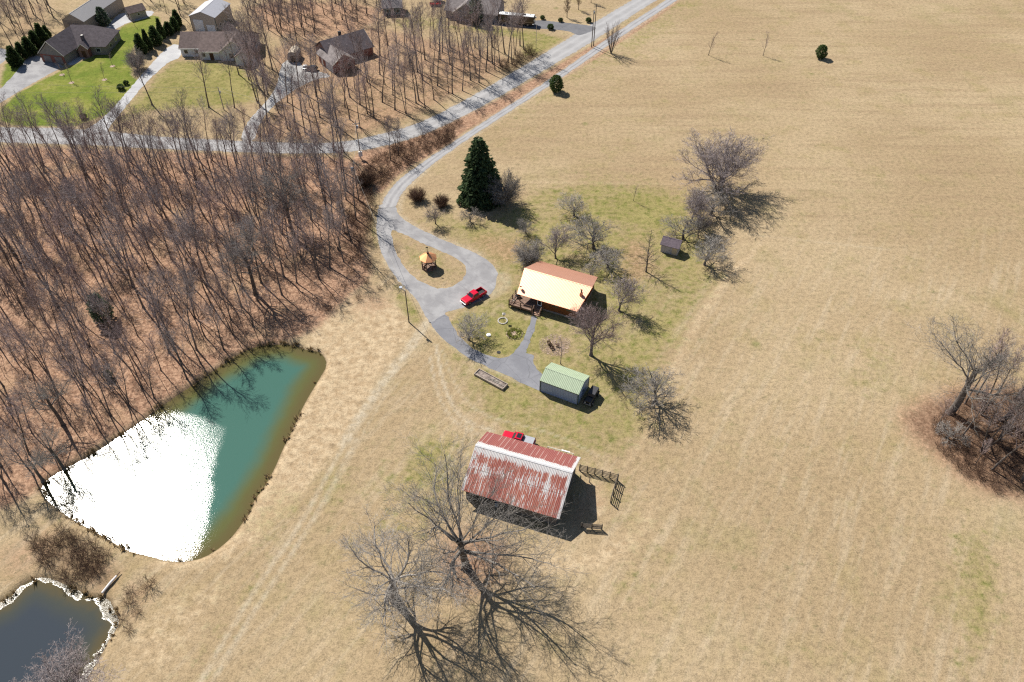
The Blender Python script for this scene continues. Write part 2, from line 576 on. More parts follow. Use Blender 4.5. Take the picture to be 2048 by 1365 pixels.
def ground_material():
    t = NT('ground')
    pos = t.n('NewGeometry').outputs['Position']
    za = t.n('SeparateColor'); t.put(za.inputs[0], t.attr('zone_a').outputs['Color'])
    zb = t.n('SeparateColor'); t.put(zb.inputs[0], t.attr('zone_b').outputs['Color'])
    mp = t.n('Mapping'); t.put(mp.inputs['Vector'], pos); mp.inputs['Scale'].default_value = (0.10, 1.0, 1.0)
    mp2 = t.n('Mapping', vector_type='TEXTURE'); t.put(mp2.inputs['Vector'], pos); mp2.inputs['Rotation'].default_value = (0, 0, math.radians(-31)); mp2.inputs['Scale'].default_value = (1.0, 9.0, 1.0)
    sp_ = t.n('SeparateXYZ'); t.put(sp_.inputs[0], pos); ypos = sp_.outputs[1]
    big = t.noise(0.022, 3, 0.55, pos)
    mid = t.noise(0.11, 4, 0.6, pos)
    sm = t.noise(0.6, 4, 0.65, pos)
    tuft = t.noise(1.0, 9, 0.82, pos)
    fine = t.noise(4.0, 6, 0.85, pos)
    rows = t.noise(0.32, 3, 0.6, mp.outputs[0])
    rows2 = t.noise(0.55, 4, 0.65, mp2.outputs[0])

    def edge(mask, n, k=0.9, lo=.38, hi=.62):
        return t.step(t.math('ADD', mask, t.math('MULTIPLY', t.math('SUBTRACT', n, 0.5), k)), lo, hi)
    # dry hay field
    field = t.mix(t.step(big, 0.35, 0.68), (0.362, 0.268, 0.158), (0.428, 0.328, 0.202))
    field = t.mix(t.math('MULTIPLY', t.step(mid, 0.5, 0.7), 0.55), field, (0.335, 0.262, 0.135))
    field = t.mix(t.math('MULTIPLY', t.math('MULTIPLY', t.step(rows, 0.42, 0.72), 0.6), t.step(ypos, 120, 175)), field, (0.31, 0.222, 0.135))
    field = t.mix(t.math('MULTIPLY', t.math('MULTIPLY', t.step(rows2, 0.46, 0.7), 0.5), t.step(ypos, 165, 130)), field, (0.475, 0.385, 0.265))
    field = t.mix(t.math('MULTIPLY', t.step(sm, 0.52, 0.78), 0.6), field, (0.245, 0.215, 0.115))
    field = t.mix(t.math('MULTIPLY', t.step(t.noise(0.045, 5, 0.7, pos), 0.53, 0.70), 0.42), field, (0.275, 0.235, 0.11))
    wv = t.n('TexVoronoi'); t.put(wv.inputs['Vector'], pos); wv.inputs['Scale'].default_value = 0.055
    weed = t.step(t.math('ADD', wv.outputs['Distance'], t.math('MULTIPLY', t.math('SUBTRACT', sm, .5), .10)), 0.02, 0.075, .7, 0.0)
    field = t.mix(weed, field, (0.20, 0.195, 0.075))
    # rough, pale
    rough = t.mix(t.step(sm, 0.3, 0.7), (0.38, 0.275, 0.165), (0.55, 0.43, 0.28))
    col = t.mix(edge(zb.outputs[0], sm, 0.8, .3, .8), field, rough)
    # lawn
    lawn = t.mix(t.step(mid, 0.3, 0.7), (0.215, 0.20, 0.06), (0.305, 0.265, 0.105))
    lawn = t.mix(t.step(sm, 0.45, 0.75), lawn, (0.125, 0.15, 0.028))
    col = t.mix(t.math('MULTIPLY', edge(za.outputs[0], t.math('ADD', t.math('MULTIPLY', mid, .5), t.math('MULTIPLY', sm, .5)), 2.2, .1, .95), 0.9), col, lawn)
    bright = t.mix(t.step(mid, 0.35, 0.68), (0.135, 0.18, 0.028), (0.225, 0.235, 0.05))
    bright = t.mix(t.math('MULTIPLY', t.step(t.math('ADD', t.math('MULTIPLY', sm, .5), t.math('MULTIPLY', mid, .5)), 0.52, 0.68), .75), bright, (0.29, 0.25, 0.105))
    col = t.mix(edge(za.outputs[1], mid, 1.0, .3, .7), col, bright)
    # fallen leaves
    vor = t.n('TexVoronoi'); t.put(vor.inputs['Vector'], pos); vor.inputs['Scale'].default_value = 2.6
    vs_ = t.n('SeparateColor'); t.put(vs_.inputs[0], vor.outputs['Color'])
    leaf = t.mix(vs_.outputs[0], (0.23, 0.127, 0.083), (0.475, 0.30, 0.20))
    leaf = t.mix(t.math('MULTIPLY', t.step(mid, 0.5, 0.75), 0.55), leaf, (0.42, 0.29, 0.175))
    leaf = t.mix(t.math('MULTIPLY', t.step(sm, 0.5, 0.8), 0.6), leaf, (0.18, 0.105, 0.075))
    col = t.mix(t.math('MULTIPLY', edge(za.outputs[2], t.math('ADD', t.math('MULTIPLY', mid, .4), t.math('MULTIPLY', tuft, .6)), 1.6, .2, .9), .95), col, leaf)
    # worn tracks and wet banks
    wear = t.mix(t.step(sm, 0.35, 0.7), (0.42, 0.35, 0.245), (0.54, 0.465, 0.35))
    col = t.mix(t.math('MULTIPLY', zb.outputs[1], t.step(sm, 0.2, 0.6, 0.35, 0.95)), col, wear)
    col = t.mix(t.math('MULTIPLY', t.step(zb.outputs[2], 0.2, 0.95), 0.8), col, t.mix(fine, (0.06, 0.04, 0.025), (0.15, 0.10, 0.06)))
    # blades and tufts: thatch tone, plus shade between tussocks painted as darker flecks
    g = t.math('ADD', t.math('MULTIPLY', tuft, 0.6), t.math('MULTIPLY', fine, 0.4))
    dark = t.step(g, 0.36, 0.56, 0.52, 1.0)
    lite = t.step(g, 0.5, 0.72, 1.0, 1.2)
    tone = t.math('MULTIPLY', dark, lite)
    mul = t.n('VectorMath', operation='SCALE')
    t.put(mul.inputs[0], col)
    t.put(mul.inputs['Scale'], tone)
    h = t.math('ADD', t.math('MULTIPLY', tuft, 0.6), t.math('MULTIPLY', fine, 0.25))
    h = t.math('ADD', h, t.math('MULTIPLY', sm, 0.7))
    return t.done(mul.outputs[0], 1.0, 0, t.bump(h, 0.55, 0.32), 0.08)


M['ground'] = ground_material()
me.materials.append(M['ground'])
tag(link('ground', me), kind='structure')


# water ----------------------------------------------------------------
WIND = [(60, 900), (240, 872), (300, 845), (350, 822), (420, 832), (462, 850), (440, 890), (428, 930), (418, 990), (402, 1060), (375, 1130), (60, 1140)]    # where the breeze ripples the water


def water(name, poly, col_deep, col_shore, rough, ripple, fine):
    ctr = [P(300, 900), P(60, 1290)][name == 'low']
    bm = bmesh.new()
    xs = [p[0] for p in poly]; ys = [p[1] for p in poly]
    step = 0.8
    px = np.arange(min(xs) - 1.6, max(xs) + 1.6, step); py = np.arange(min(ys) - 1.6, max(ys) + 1.6, step)
    A, B = np.meshgrid(px, py)
    d = sdf(A.ravel(), B.ravel(), poly)
    w = len(px)
    keep = d.reshape(A.shape) < 1.3
    idx = -np.ones(A.shape, int)
    v, dep = [], []
    for j, i in zip(*np.nonzero(keep)):
        idx[j, i] = len(v)
        v.append((A[j, i], B[j, i], WATER_Z))
        dep.append(max(0.0, -d[j * w + i]))
    f = []
    for j in range(A.shape[0] - 1):
        for i in range(w - 1):
            q = (idx[j, i], idx[j, i + 1], idx[j + 1, i + 1], idx[j + 1, i])
            if min(q) >= 0: f.append(q)
    m = bpy.data.meshes.new('pond_water')
    m.from_pydata(v, [], f)
    va = np.array(v)
    wd = sdf(va[:, 0], va[:, 1], PL(WIND))
    m.attributes.new('wind', 'FLOAT', 'POINT').data.foreach_set('value', np.clip(.5 - wd / 5.0, 0, 1).astype(np.float32))
    at = m.attributes.new('depth', 'FLOAT', 'POINT')
    at.data.foreach_set('value', np.array(dep, np.float32))
    t = NT('pond_water')
    pos = t.n('NewGeometry').outputs['Position']
    dp = t.attr('depth').outputs['Fac']
    dn = t.math('ADD', dp, t.math('MULTIPLY', t.math('SUBTRACT', t.noise(0.12, 3, 0.6, pos), 0.5), 3.5))
    c = t.mix(t.step(dn, 1.5, 5.5), col_shore, col_deep)
    c = t.mix(t.step(t.math('ADD', dp, t.math('MULTIPLY', t.math('SUBTRACT', t.noise(0.8, 3, 0.6, pos), 0.5), 1.5)), 0.0, 2.6, 0.75, 0.0), c, (0.10, 0.075, 0.03))
    mp = t.n('Mapping'); t.put(mp.inputs['Vector'], pos); mp.inputs['Rotation'].default_value = (0, 0, 0.5); mp.inputs['Scale'].default_value = (1, 1.7, 1)
    h = t.math('ADD', t.math('MULTIPLY', t.noise(4.0 if name == 'low' else 1.5, 2, 0.5, mp.outputs[0], 0.4), 1.0), t.math('MULTIPLY', t.noise(15.0 if name == 'low' else 6.0, 2, 0.5, pos), fine))
    calm = t.step(t.math('ADD', dp, t.math('MULTIPLY', t.math('SUBTRACT', t.noise(*((0.13, 3, .6) if name == 'low' else (.25, 2, .5)), pos), .5), *((9.0,) if name == 'low' else (3.0,)))), *((-.1, .7) if name == 'low' else (-.2, 1.3)), *((1.0, 0.05) if name == 'low' else (0.8, 1.0)))
    b = t.n('Bump'); t.put(b.inputs['Height'], h); t.put(b.inputs['Strength'], t.math('MULTIPLY', calm, ripple)); b.inputs['Distance'].default_value = 0.3
    if name == 'low': rgh = t.math('MULTIPLY_ADD', calm, 0.105, rough)
    else: rgh = t.math('MULTIPLY_ADD', t.step(t.math('ADD', t.attr('wind').outputs['Fac'], t.math('MULTIPLY', t.math('SUBTRACT', t.noise(0.2, 3, .6, pos), .5), .5)), .25, .75), 0.078, rough)
    df = t.n('BsdfDiffuse'); t.put(df.inputs['Color'], c)
    gl = t.n('BsdfGlossy', distribution='BECKMANN'); t.put(gl.inputs['Roughness'], rgh); t.put(gl.inputs['Normal'], b.outputs[0])
    fr = t.n('Fresnel'); fr.inputs['IOR'].default_value = 1.33; t.put(fr.inputs['Normal'], b.outputs[0])
    mx = t.n('MixShader'); t.put(mx.inputs[0], fr.outputs[0]); t.put(mx.inputs[1], df.outputs[0]); t.put(mx.inputs[2], gl.outputs[0])
    t.put(t.t.nodes['Material Output'].inputs['Surface'], mx.outputs[0])
    m.materials.append(t.m)
    return tag(link('pond_water', m), kind='structure')


water('main', MAIN_POND, (0.052, 0.128, 0.102), (0.095, 0.10, 0.035), 0.085, 0.055, 1.9)
water('low', LOW_POND, (0.040, 0.050, 0.062), (0.055, 0.06, 0.05), 0.10, 0.16, 0.6)


# paved ways -----------------------------------------------------------
def asphalt(name, a, b, dark, crack=0.0, streak=False):
    t = NT(name)
    pos = t.n('NewGeometry').outputs['Position']
    c = t.mix(t.step(t.noise(0.25, 4, 0.6, pos), 0.35, 0.65), a, b)
    c = t.mix(t.step(t.noise(1.1, 4, 0.65, pos), 0.52, 0.8, 0, 0.6 if name != 'road' else .35), c, dark)
    mpa = t.n('Mapping', vector_type='TEXTURE'); t.put(mpa.inputs['Vector'], pos); mpa.inputs['Rotation'].default_value = (0, 0, 0.75); mpa.inputs['Scale'].default_value = (1.0, 6.0, 1)
    c = t.mix(t.step(t.noise(0.9, 4, 0.6, mpa.outputs[0], .6), 0.54, 0.74, 0, 0.55 if name == 'loop' else .12), c, dark)
    c = t.mix(t.step(t.noise(7.0, 3, 0.7, pos), 0.35, 0.7, 0.25, 0), c, dark)
    if streak:
        uv = t.n('UVMap'); s = t.n('SeparateXYZ'); t.put(s.inputs[0], uv.outputs[0])
        u = t.math('ADD', s.outputs[0], t.math('MULTIPLY', t.math('SUBTRACT', t.noise(0.15, 2, .5, pos), .5), .12))
        tr = t.math('ADD', t.step(t.math('ABSOLUTE', t.math('SUBTRACT', u, 0.3)), 0.0, 0.14, 1, 0), t.step(t.math('ABSOLUTE', t.math('SUBTRACT', u, 0.7)), 0.0, 0.14, 1, 0))
        c = t.mix(t.math('MULTIPLY', tr, 0.45), c, tuple(min(1, x * 1.18) for x in b))
        mid = t.step(t.math('ABSOLUTE', t.math('SUBTRACT', u, 0.5)), 0.0, 0.12, 1, 0)
        c = t.mix(t.math('MULTIPLY', mid, t.step(t.noise(0.3, 3, .6, pos), .35, .6, 0, streak)), c, dark)
        ed = t.step(t.math('ABSOLUTE', t.math('SUBTRACT', s.outputs[0], 0.5)), 0.42, 0.5)
        c = t.mix(t.math('MULTIPLY', ed, t.step(t.noise(0.9, 3, .7, pos), .4, .6)), c, (0.27, 0.20, 0.12))
    if crack:
        v = t.n('TexVoronoi', feature='DISTANCE_TO_EDGE'); v.inputs['Scale'].default_value = 0.22
        vv = t.n('VectorMath', operation='ADD'); t.put(vv.inputs[0], pos)
        nz = t.n('TexNoise'); t.put(nz.inputs['Vector'], pos); nz.inputs['Scale'].default_value = 0.5
        t.put(vv.inputs[1], nz.outputs['Color'])
        t.put(v.inputs['Vector'], vv.outputs[0])
        c = t.mix(t.step(v.outputs['Distance'], 0.0, 0.022, crack, 0.0), c, (0.05, 0.05, 0.055))
    return t.done(c, 0.9, 0, t.bump(t.noise(9, 3, .7, pos), 0.3, 0.05), 0.25)


M['road'] = asphalt('road', (0.295, 0.29, 0.29), (0.345, 0.34, 0.34), (0.235, 0.23, 0.23), 0, 0.25)
M['lane'] = asphalt('lane', (0.285, 0.28, 0.285), (0.34, 0.335, 0.335), (0.20, 0.195, 0.205), 0, 0.75)
M['loop'] = asphalt('loop', (0.245, 0.24, 0.245), (0.345, 0.34, 0.34), (0.19, 0.185, 0.19), 0)
M['drive'] = asphalt('drive', (0.185, 0.187, 0.205), (0.235, 0.237, 0.255), (0.14, 0.14, 0.155), 0.3)
M['concrete'] = asphalt('concrete', (0.38, 0.38, 0.39), (0.46, 0.46, 0.46), (0.30, 0.30, 0.31), 0)
M['gravel'] = asphalt('gravel', (0.33, 0.325, 0.32), (0.41, 0.40, 0.39), (0.26, 0.25, 0.24), 0)
M['blacktop'] = asphalt('blacktop', (0.13, 0.13, 0.14), (0.17, 0.17, 0.18), (0.10, 0.10, 0.11), 0)


EDGE = random.Random(11)


def ragged(pts, gap=.7, amp=.085):
    """Grass creeping over the edge: short steps, each a little in or out."""
    out = []
    for a, b in zip(pts, pts[1:] + pts[:1]):
        n = max(1, int(math.hypot(b[0] - a[0], b[1] - a[1]) / gap))
        for i in range(n):
            out.append((a[0] + (b[0] - a[0]) * i / n + EDGE.gauss(0, amp), a[1] + (b[1] - a[1]) * i / n + EDGE.gauss(0, amp)))
    return out


def strip(name, left, right, mat, z):
    L = chaikin(PL(left), 4, False)
    R = chaikin(PL(right), 4, False)
    jit = lambda p: (p[0] + EDGE.gauss(0, .09), p[1] + EDGE.gauss(0, .09))
    L, R = [jit(p) for p in L], [jit(p) for p in R]
    v, f, uv = [], [], []
    s = 0.0
    K = 6
    for i, (a, b) in enumerate(zip(L, R)):
        if i: s += math.hypot(a[0] - L[i - 1][0], a[1] - L[i - 1][1])
        for k in range(K + 1):
            u = k / K
            v.append((a[0] + (b[0] - a[0]) * u, a[1] + (b[1] - a[1]) * u, z))
            uv.append((u, s))
    for i in range(len(L) - 1):
        for k in range(K):
            q = i * (K + 1) + k
            f.append((q, q + K + 1, q + K + 2, q + 1))
    m = bpy.data.meshes.new(name)
    m.from_pydata(v, [], f)
    lay = m.uv_layers.new(name='UVMap')
    for lp in m.loops: lay.data[lp.index].uv = uv[lp.vertex_index]
    m.materials.append(mat)
    bm = bmesh.new(); bm.from_mesh(m); bmesh.ops.recalc_face_normals(bm, faces=bm.faces)
    if bm.faces[:][0].normal.z < 0: bmesh.ops.reverse_faces(bm, faces=bm.faces)
    bm.to_mesh(m); bm.free()
    return tag(link(name, m), kind='structure')


def sheet(name, rings, mat, z, smooth=2):
    rings = [[Vector((*p, z)) for p in ragged(chaikin(PL(r), smooth))] for r in rings]
    tris = geometry.tessellate_polygon(rings)
    v = [p for r in rings for p in r]
    m = bpy.data.meshes.new(name)
    m.from_pydata([tuple(p) for p in v], [], [tuple(q) for q in tris])
    m.materials.append(mat)
    bm = bmesh.new(); bm.from_mesh(m)
    for fc in bm.faces:
        if fc.normal.z < 0: fc.normal_flip()
    bm.to_mesh(m); bm.free()
    return tag(link(name, m), kind='structure')


strip('road', [(1380, -65), (1263, 0), (1150, 68), (1072, 117), (958, 185), (860, 237), (812, 255), (756, 270), (690, 284), (600, 287), (420, 279), (300, 272), (175, 258), (0, 254), (-90, 253)],
      [(1440, -70), (1312, 0), (1190, 82), (1104, 132), (985, 203), (878, 258), (822, 279), (762, 295), (693, 306), (600, 309), (420, 303), (300, 298), (175, 290), (0, 286), (-90, 284)], M['road'], 0.008)
strip('lane', [(1430, -64), (1334, 0), (1241, 58), (1104, 156), (982, 234), (860, 315), (797, 358), (772, 389), (758, 418)],
      [(1460, -66), (1356, 0), (1258, 63), (1118, 160), (996, 239), (874, 321), (823, 366), (803, 388), (792, 414)], M['lane'], 0.012)
ISLAND = [(783, 457), (805, 468), (846, 488), (901, 511), (929, 527), (934, 543), (924, 562), (894, 579), (865, 576), (831, 558), (806, 532), (790, 502), (784, 477)]
sheet('turning_loop', [[(758, 410), (757, 414), (752, 450), (757, 491), (775, 532), (801, 568), (830, 595), (845, 620), (862, 650), (875, 662), (892, 640), (889, 627), (902, 621), (929, 615), (957, 604), (979, 592), (988, 580), (997, 551), (985, 528), (955, 507), (901, 487), (848, 463), (812, 443), (797, 430), (790, 412), (789, 406)], ISLAND], M['loop'], 0.008)
sheet('driveway', [[(855, 637), (861, 648), (888, 627), (895, 634), (899, 640), (911, 664), (933, 688), (962, 706), (993, 717), (1013, 716), (1032, 703), (1047, 680), (1060, 648), (1062, 636), (1063, 633), (1074, 633), (1073, 638), (1069, 662), (1057, 692), (1052, 704), (1052, 707), (1066, 710), (1068, 712), (1066, 725), (1071, 735), (1082, 748), (1090, 752), (1090, 790), (1077, 781), (1040, 764), (1003, 747), (970, 733), (937, 717), (911, 698), (888, 680), (868, 658)]], M['drive'], 0.014, 1)
sheet('concrete_drive', [[(341, 88), (302, 128), (228, 215), (196, 245), (172, 258), (168, 264), (215, 266), (216, 258), (240, 228), (293, 164), (330, 130), (345, 121), (361, 116), (366, 92)]], M['concrete'], 0.012, 1)
sheet('asphalt_drive', [[(78, 112), (132, 133), (118, 138), (60, 170), (0, 207), (-30, 222), (-30, 195), (0, 180), (30, 148), (45, 126), (60, 112)]], M['loop'], 0.008, 1)
sheet('neighbour_drive', [[(-20, 94), (18, 100), (22, 112), (0, 130), (-30, 140)]], M['loop'], 0.008, 1)
sheet('concrete_apron', [[(206, 60), (222, 64), (258, 44), (285, 40), (310, 28), (302, 20), (268, 28), (240, 26), (226, 40)]], M['concrete'], 0.008, 1)
sheet('entry_path', [[(130, 128), (146, 132), (168, 117), (180, 112), (178, 106), (160, 112)]], M['concrete'], 0.010, 1)
sheet('gravel_drive', [[(566, 122), (593, 119), (610, 137), (650, 146), (664, 154), (637, 157), (605, 171), (580, 186), (549, 210), (520, 243), (508, 285), (480, 285), (490, 250), (515, 222), (540, 195), (553, 172), (558, 150)]], M['gravel'], 0.010, 1)
sheet('blacktop_drive', [[(985, 44), (1072, 40), (1124, 45), (1184, 52), (1196, 58), (1160, 72), (1150, 69), (1136, 62), (1085, 58), (985, 52)]], M['blacktop'], 0.010, 1)

# ------------------------------------------------------------------ trees
def nrm(x, y, z):
    l = math.sqrt(x * x + y * y + z * z) or 1.0
    return x / l, y / l, z / l


def child_dir(d, ang, az):
    x, y, z = d
    if abs(z) < 0.9: ux, uy, uz = nrm(-y, x, 0)
    else: ux, uy, uz = nrm(0, -z, y)
    wx, wy, wz = y * uz - z * uy, z * ux - x * uz, x * uy - y * ux
    c, s = math.cos(ang), math.sin(ang)
    a, b = math.cos(az) * s, math.sin(az) * s
    return nrm(x * c + ux * a + wx * b, y * c + uy * a + wy * b, z * c + uz * a + wz * b)


def lv(seg, wig, up, n, t0, ang, lr, rr=0.5, k=3, tip=0.35, shape=0.4, rmin=0.011):
    return dict(seg=seg, wig=wig, up=up, n=n, t0=t0, ang=math.radians(ang), lr=lr, rr=rr, k=k, tip=tip, shape=shape, rmin=rmin)


def grow(T, Cw, p, d, L, r, S, rnd, level=0):
    s = S[level]
    n = s['seg']
    pts, dirs, rad = [p], [d], [r]
    w = s['wig']
    for i in range(n):
        d = nrm(d[0] + rnd.gauss(0, w), d[1] + rnd.gauss(0, w), d[2] + rnd.gauss(0, w) + s['up'])
        q = pts[-1]
        l = L / n
        pts.append((q[0] + d[0] * l, q[1] + d[1] * l, q[2] + d[2] * l))
        dirs.append(d)
        rad.append(max(s['rmin'] * .7, r * (1 - (1 - s['tip']) * (i + 1) / n)))
    (T if level == 0 else Cw).tube(pts, rad, s['k'])
    if level + 1 < len(S):
        c = S[level + 1]
        m = s['n']
        m = max(1, int(round(m * rnd.uniform(.85, 1.15))))
        az = rnd.uniform(0, 6.28)
        for k in range(m):
            t = s['t0'] + (1 - s['t0']) * (k + rnd.random()) / m
            t = min(t, 0.995)
            i = int(t * n); fr = t * n - i
            a, b = pts[i], pts[i + 1]
            q = (a[0] + (b[0] - a[0]) * fr, a[1] + (b[1] - a[1]) * fr, a[2] + (b[2] - a[2]) * fr)
            az += 2.4 + rnd.uniform(-.5, .5)
            u = (t - s['t0']) / (1 - s['t0'] + 1e-6)
            cd = child_dir(dirs[i + 1], s['ang'] * rnd.uniform(.7, 1.25) * (1 - .25 * u), az)
            if level >= 1 and cd[2] < -0.35 and rnd.random() < .7: cd = nrm(cd[0], cd[1], cd[2] * .2 + .1)
            cl = L * s['lr'] * (1 - s['shape'] * u) * rnd.uniform(.7, 1.25)
            cr = max(c['rmin'], min(rad[i] * s['rr'], rad[i] * .85) * rnd.uniform(.75, 1.1))
            grow(T, Cw, q, cd, cl, cr, S, rnd, level + 1)


def tree_meshes(name, seed, S, L, r, stems=1, lean=0.05, spread=0.0, bark_m='bark', twig_m='twig', flare=True):
    rnd = random.Random(seed)
    T, Cw = MB(), MB()
    a0 = rnd.uniform(0, 6.28)
    for k in range(stems):
        a = a0 + 6.283 * k / max(1, stems) + rnd.uniform(-.3, .3)
        sp = spread * rnd.uniform(.6, 1.2) if stems > 1 else rnd.uniform(-lean, lean)
        d = nrm(math.cos(a) * sp, math.sin(a) * sp, 1)
        p = (math.cos(a) * r * .8 * (stems > 1), math.sin(a) * r * .8 * (stems > 1), -0.1)
        if flare: T.tube([(p[0], p[1], -.1), (p[0] + d[0] * .5, p[1] + d[1] * .5, .45)], [r * 1.5, r * 1.0], S[0]['k'])
        grow(T, Cw, p, d, L * rnd.uniform(.85, 1.1), r, S, rnd)
    return T.mesh('trunk', M[bark_m], True), Cw.mesh('crown', M[twig_m])


FOREST = lambda n=15, t0=.42, lr=.30: [lv(8, .05, .03, n, t0, 38, lr, .45, 6, .22, .45), lv(4, .13, .14, 8, .2, 36, .5, .5, 4, .3), lv(3, .16, .09, 5, .15, 38, .6, .55, 3, .5), lv(2, .2, .05, 0, 0, 0, 0, 0, 3, .6, .4, .016)]
PR = {}
for i, (seed, L, r, n, t0, lr) in enumerate([(1, 15, .20, 16, .45, .30), (2, 14, .18, 14, .52, .32), (3, 16, .23, 17, .42, .30), (4, 12.5, .15, 13, .38, .32), (5, 15, .19, 15, .56, .32), (6, 11, .13, 12, .4, .32)]):
    PR['forest%d' % i] = tree_meshes('f', seed, FOREST(n, t0, lr), L, r, lean=.09, twig_m='pink_twig' if i in (1, 3, 5) else 'twig')
PR['forest6'] = tree_meshes('f', 7, FOREST(13, .4, .26), 13, .12, stems=3, spread=.14)
PR['forest7'] = tree_meshes('f', 8, FOREST(14, .45, .28), 14.5, .13, stems=2, spread=.12, twig_m='pink_twig')
PR['pole_sapling'] = tree_meshes('s', 9, [lv(6, .07, .03, 10, .35, 38, .22, .45, 4, .3), lv(3, .14, .15, 6, .2, 38, .5, .5, 3, .5), lv(2, .2, .05, 0, 0, 0, 0, 0, 3, .6, .4, .014)], 7.5, .055, twig_m='pink_twig')
OAK = lambda n=9, a=58, lr=1.15: [lv(6, .06, .02, n, .5, a, lr, .47, 8, .55, .2), lv(7, .17, .07, 10, .2, 48, .52, .5, 6, .25, .3), lv(5, .2, .05, 8, .15, 46, .52, .5, 4, .3), lv(3, .2, .03, 5, .12, 44, .55, .5, 3, .4), lv(2, .2, .02, 0, 0, 0, 0, 0, 3, .6, .4, .0135)]
PR['oak_west'] = tree_meshes('o', 21, OAK(13, 58, 1.2), 8.2, .52, lean=.08, bark_m='bark', twig_m='grey_twig')
PR['oak_east'] = tree_meshes('o', 22, OAK(14, 60, 1.4), 7.5, .50, lean=.06, bark_m='bark', twig_m='grey_twig')
PR['copse_oak'] = tree_meshes('o', 23, OAK(9, 52, .85), 11.5, .45, lean=.05, twig_m='grey_twig')
PR['copse_oak2'] = tree_meshes('o', 24, OAK(8, 48, .82), 11.0, .38, lean=.22, twig_m='grey_twig')
PR['pond_oak'] = tree_meshes('o', 25, OAK(8, 50, .85), 9.0, .38, lean=.15, twig_m='grey_twig')
PR['edge_oak'] = tree_meshes('o', 26, OAK(9, 55, .8), 9.0, .40, lean=.08, twig_m='grey_twig')
YARD = lambda n, t0, ang, lr: [lv(5, .07, .03, n, t0, ang, lr, .52, 7, .5, .25), lv(6, .13, .1, 9, .2, 40, .52, .5, 5, .3), lv(4, .17, .07, 8, .15, 42, .5, .5, 3, .4), lv(3, .2, .04, 5, .12, 40, .55, .5, 3, .5), lv(2, .2, .02, 0, 0, 0, 0, 0, 3, .6, .4, .014)]
PR['maple'] = tree_meshes('m', 31, YARD(15, .3, 44, 1.05), 5.6, .27, twig_m='pink_twig')
PR['walnut'] = tree_meshes('m', 132, YARD(9, .3, 44, 1.15), 4.8, .24, stems=4, spread=.30, twig_m='twig')
FRUIT = lambda n, ang, lr: [lv(4, .1, .03, n, .35, ang, lr, .55, 6, .6, .2), lv(4, .17, .08, 8, .2, 48, .6, .5, 4, .35), lv(3, .2, .05, 6, .12, 45, .58, .5, 3, .4), lv(2, .22, .03, 4, .12, 42, .6, .5, 3, .6), lv(1, .2, .02, 0, 0, 0, 0, 0, 3, .6, .4, .0135)]
PR['fruit_round'] = tree_meshes('a', 41, FRUIT(11, 60, 1.25), 2.3, .15, twig_m='grey_twig')
PR['fruit_wide'] = tree_meshes('a', 42, FRUIT(10, 72, 1.5), 2.0, .17, twig_m='grey_twig')
PR['fruit_vase'] = tree_meshes('a', 43, FRUIT(10, 40, 1.5), 2.2, .13, twig_m='twig')
PR['round_crown'] = tree_meshes('a', 44, FRUIT(14, 58, 1.4), 2.5, .17, stems=1, twig_m='grey_twig')
PR['sapling'] = tree_meshes('a', 45, [lv(5, .06, .03, 13, .25, 42, .3, .5, 5, .3, .5), lv(3, .15, .12, 7, .2, 40, .5, .5, 3), lv(2, .2, .05, 0, 0, 0, 0, 0, 3, .6, .4, .014)], 5.0, .06, twig_m='pink_twig')
PR['larch'] = tree_meshes('a', 46, [lv(8, .015, .02, 44, .12, 80, .36, .42, 6, .15, .85), lv(4, .08, .03, 9, .2, 46, .36, .6, 4, .3), lv(2, .2, .05, 0, 0, 0, 0, 0, 3, .6, .4, .016)], 10.5, .19, twig_m='bark')
PR['vase_shrub'] = tree_meshes('a', 47, [lv(5, .06, .05, 9, .3, 24, .3, .5, 4, .3), lv(3, .12, .1, 7, .2, 28, .5, .5, 3), lv(2, .2, .05, 0, 0, 0, 0, 0, 3, .6, .4, .014)], 8.5, .09, stems=14, spread=.28, flare=False, twig_m='twig')
PR['pear'] = tree_meshes('a', 48, [lv(6, .03, .03, 26, .16, 38, .42, .4, 6, .25, .6), lv(4, .1, .12, 8, .15, 34, .42, .5, 3), lv(2, .18, .05, 6, .1, 34, .5, .5, 3), lv(1, .2, .05, 0, 0, 0, 0, 0, 3, .6, .4, .014)], 7.0, .13, twig_m='brown_twig')
PR['bush'] = tree_meshes('a', 49, [lv(4, .14, .02, 10, .12, 42, .45, .5, 3, .4), lv(3, .18, .03, 6, .12, 42, .5, .6, 3), lv(2, .2, .0, 0, 0, 0, 0, 0, 3, .6, .4, .013)], 2.5, .03, stems=80, spread=.95, flare=False, bark_m='brown_twig', twig_m='brown_twig')
PR['big_shrub'] = tree_meshes('a', 50, [lv(5, .12, .05, 10, .15, 40, .42, .5, 4, .4), lv(3, .16, .05, 7, .12, 42, .5, .6, 3), lv(2, .2, .0, 5, .1, 40, .5, .6, 3), lv(1, .2, .0, 0, 0, 0, 0, 0, 3, .6, .4, .0135)], 4.6, .06, stems=36, spread=.75, flare=False, bark_m='twig', twig_m='grey_twig')


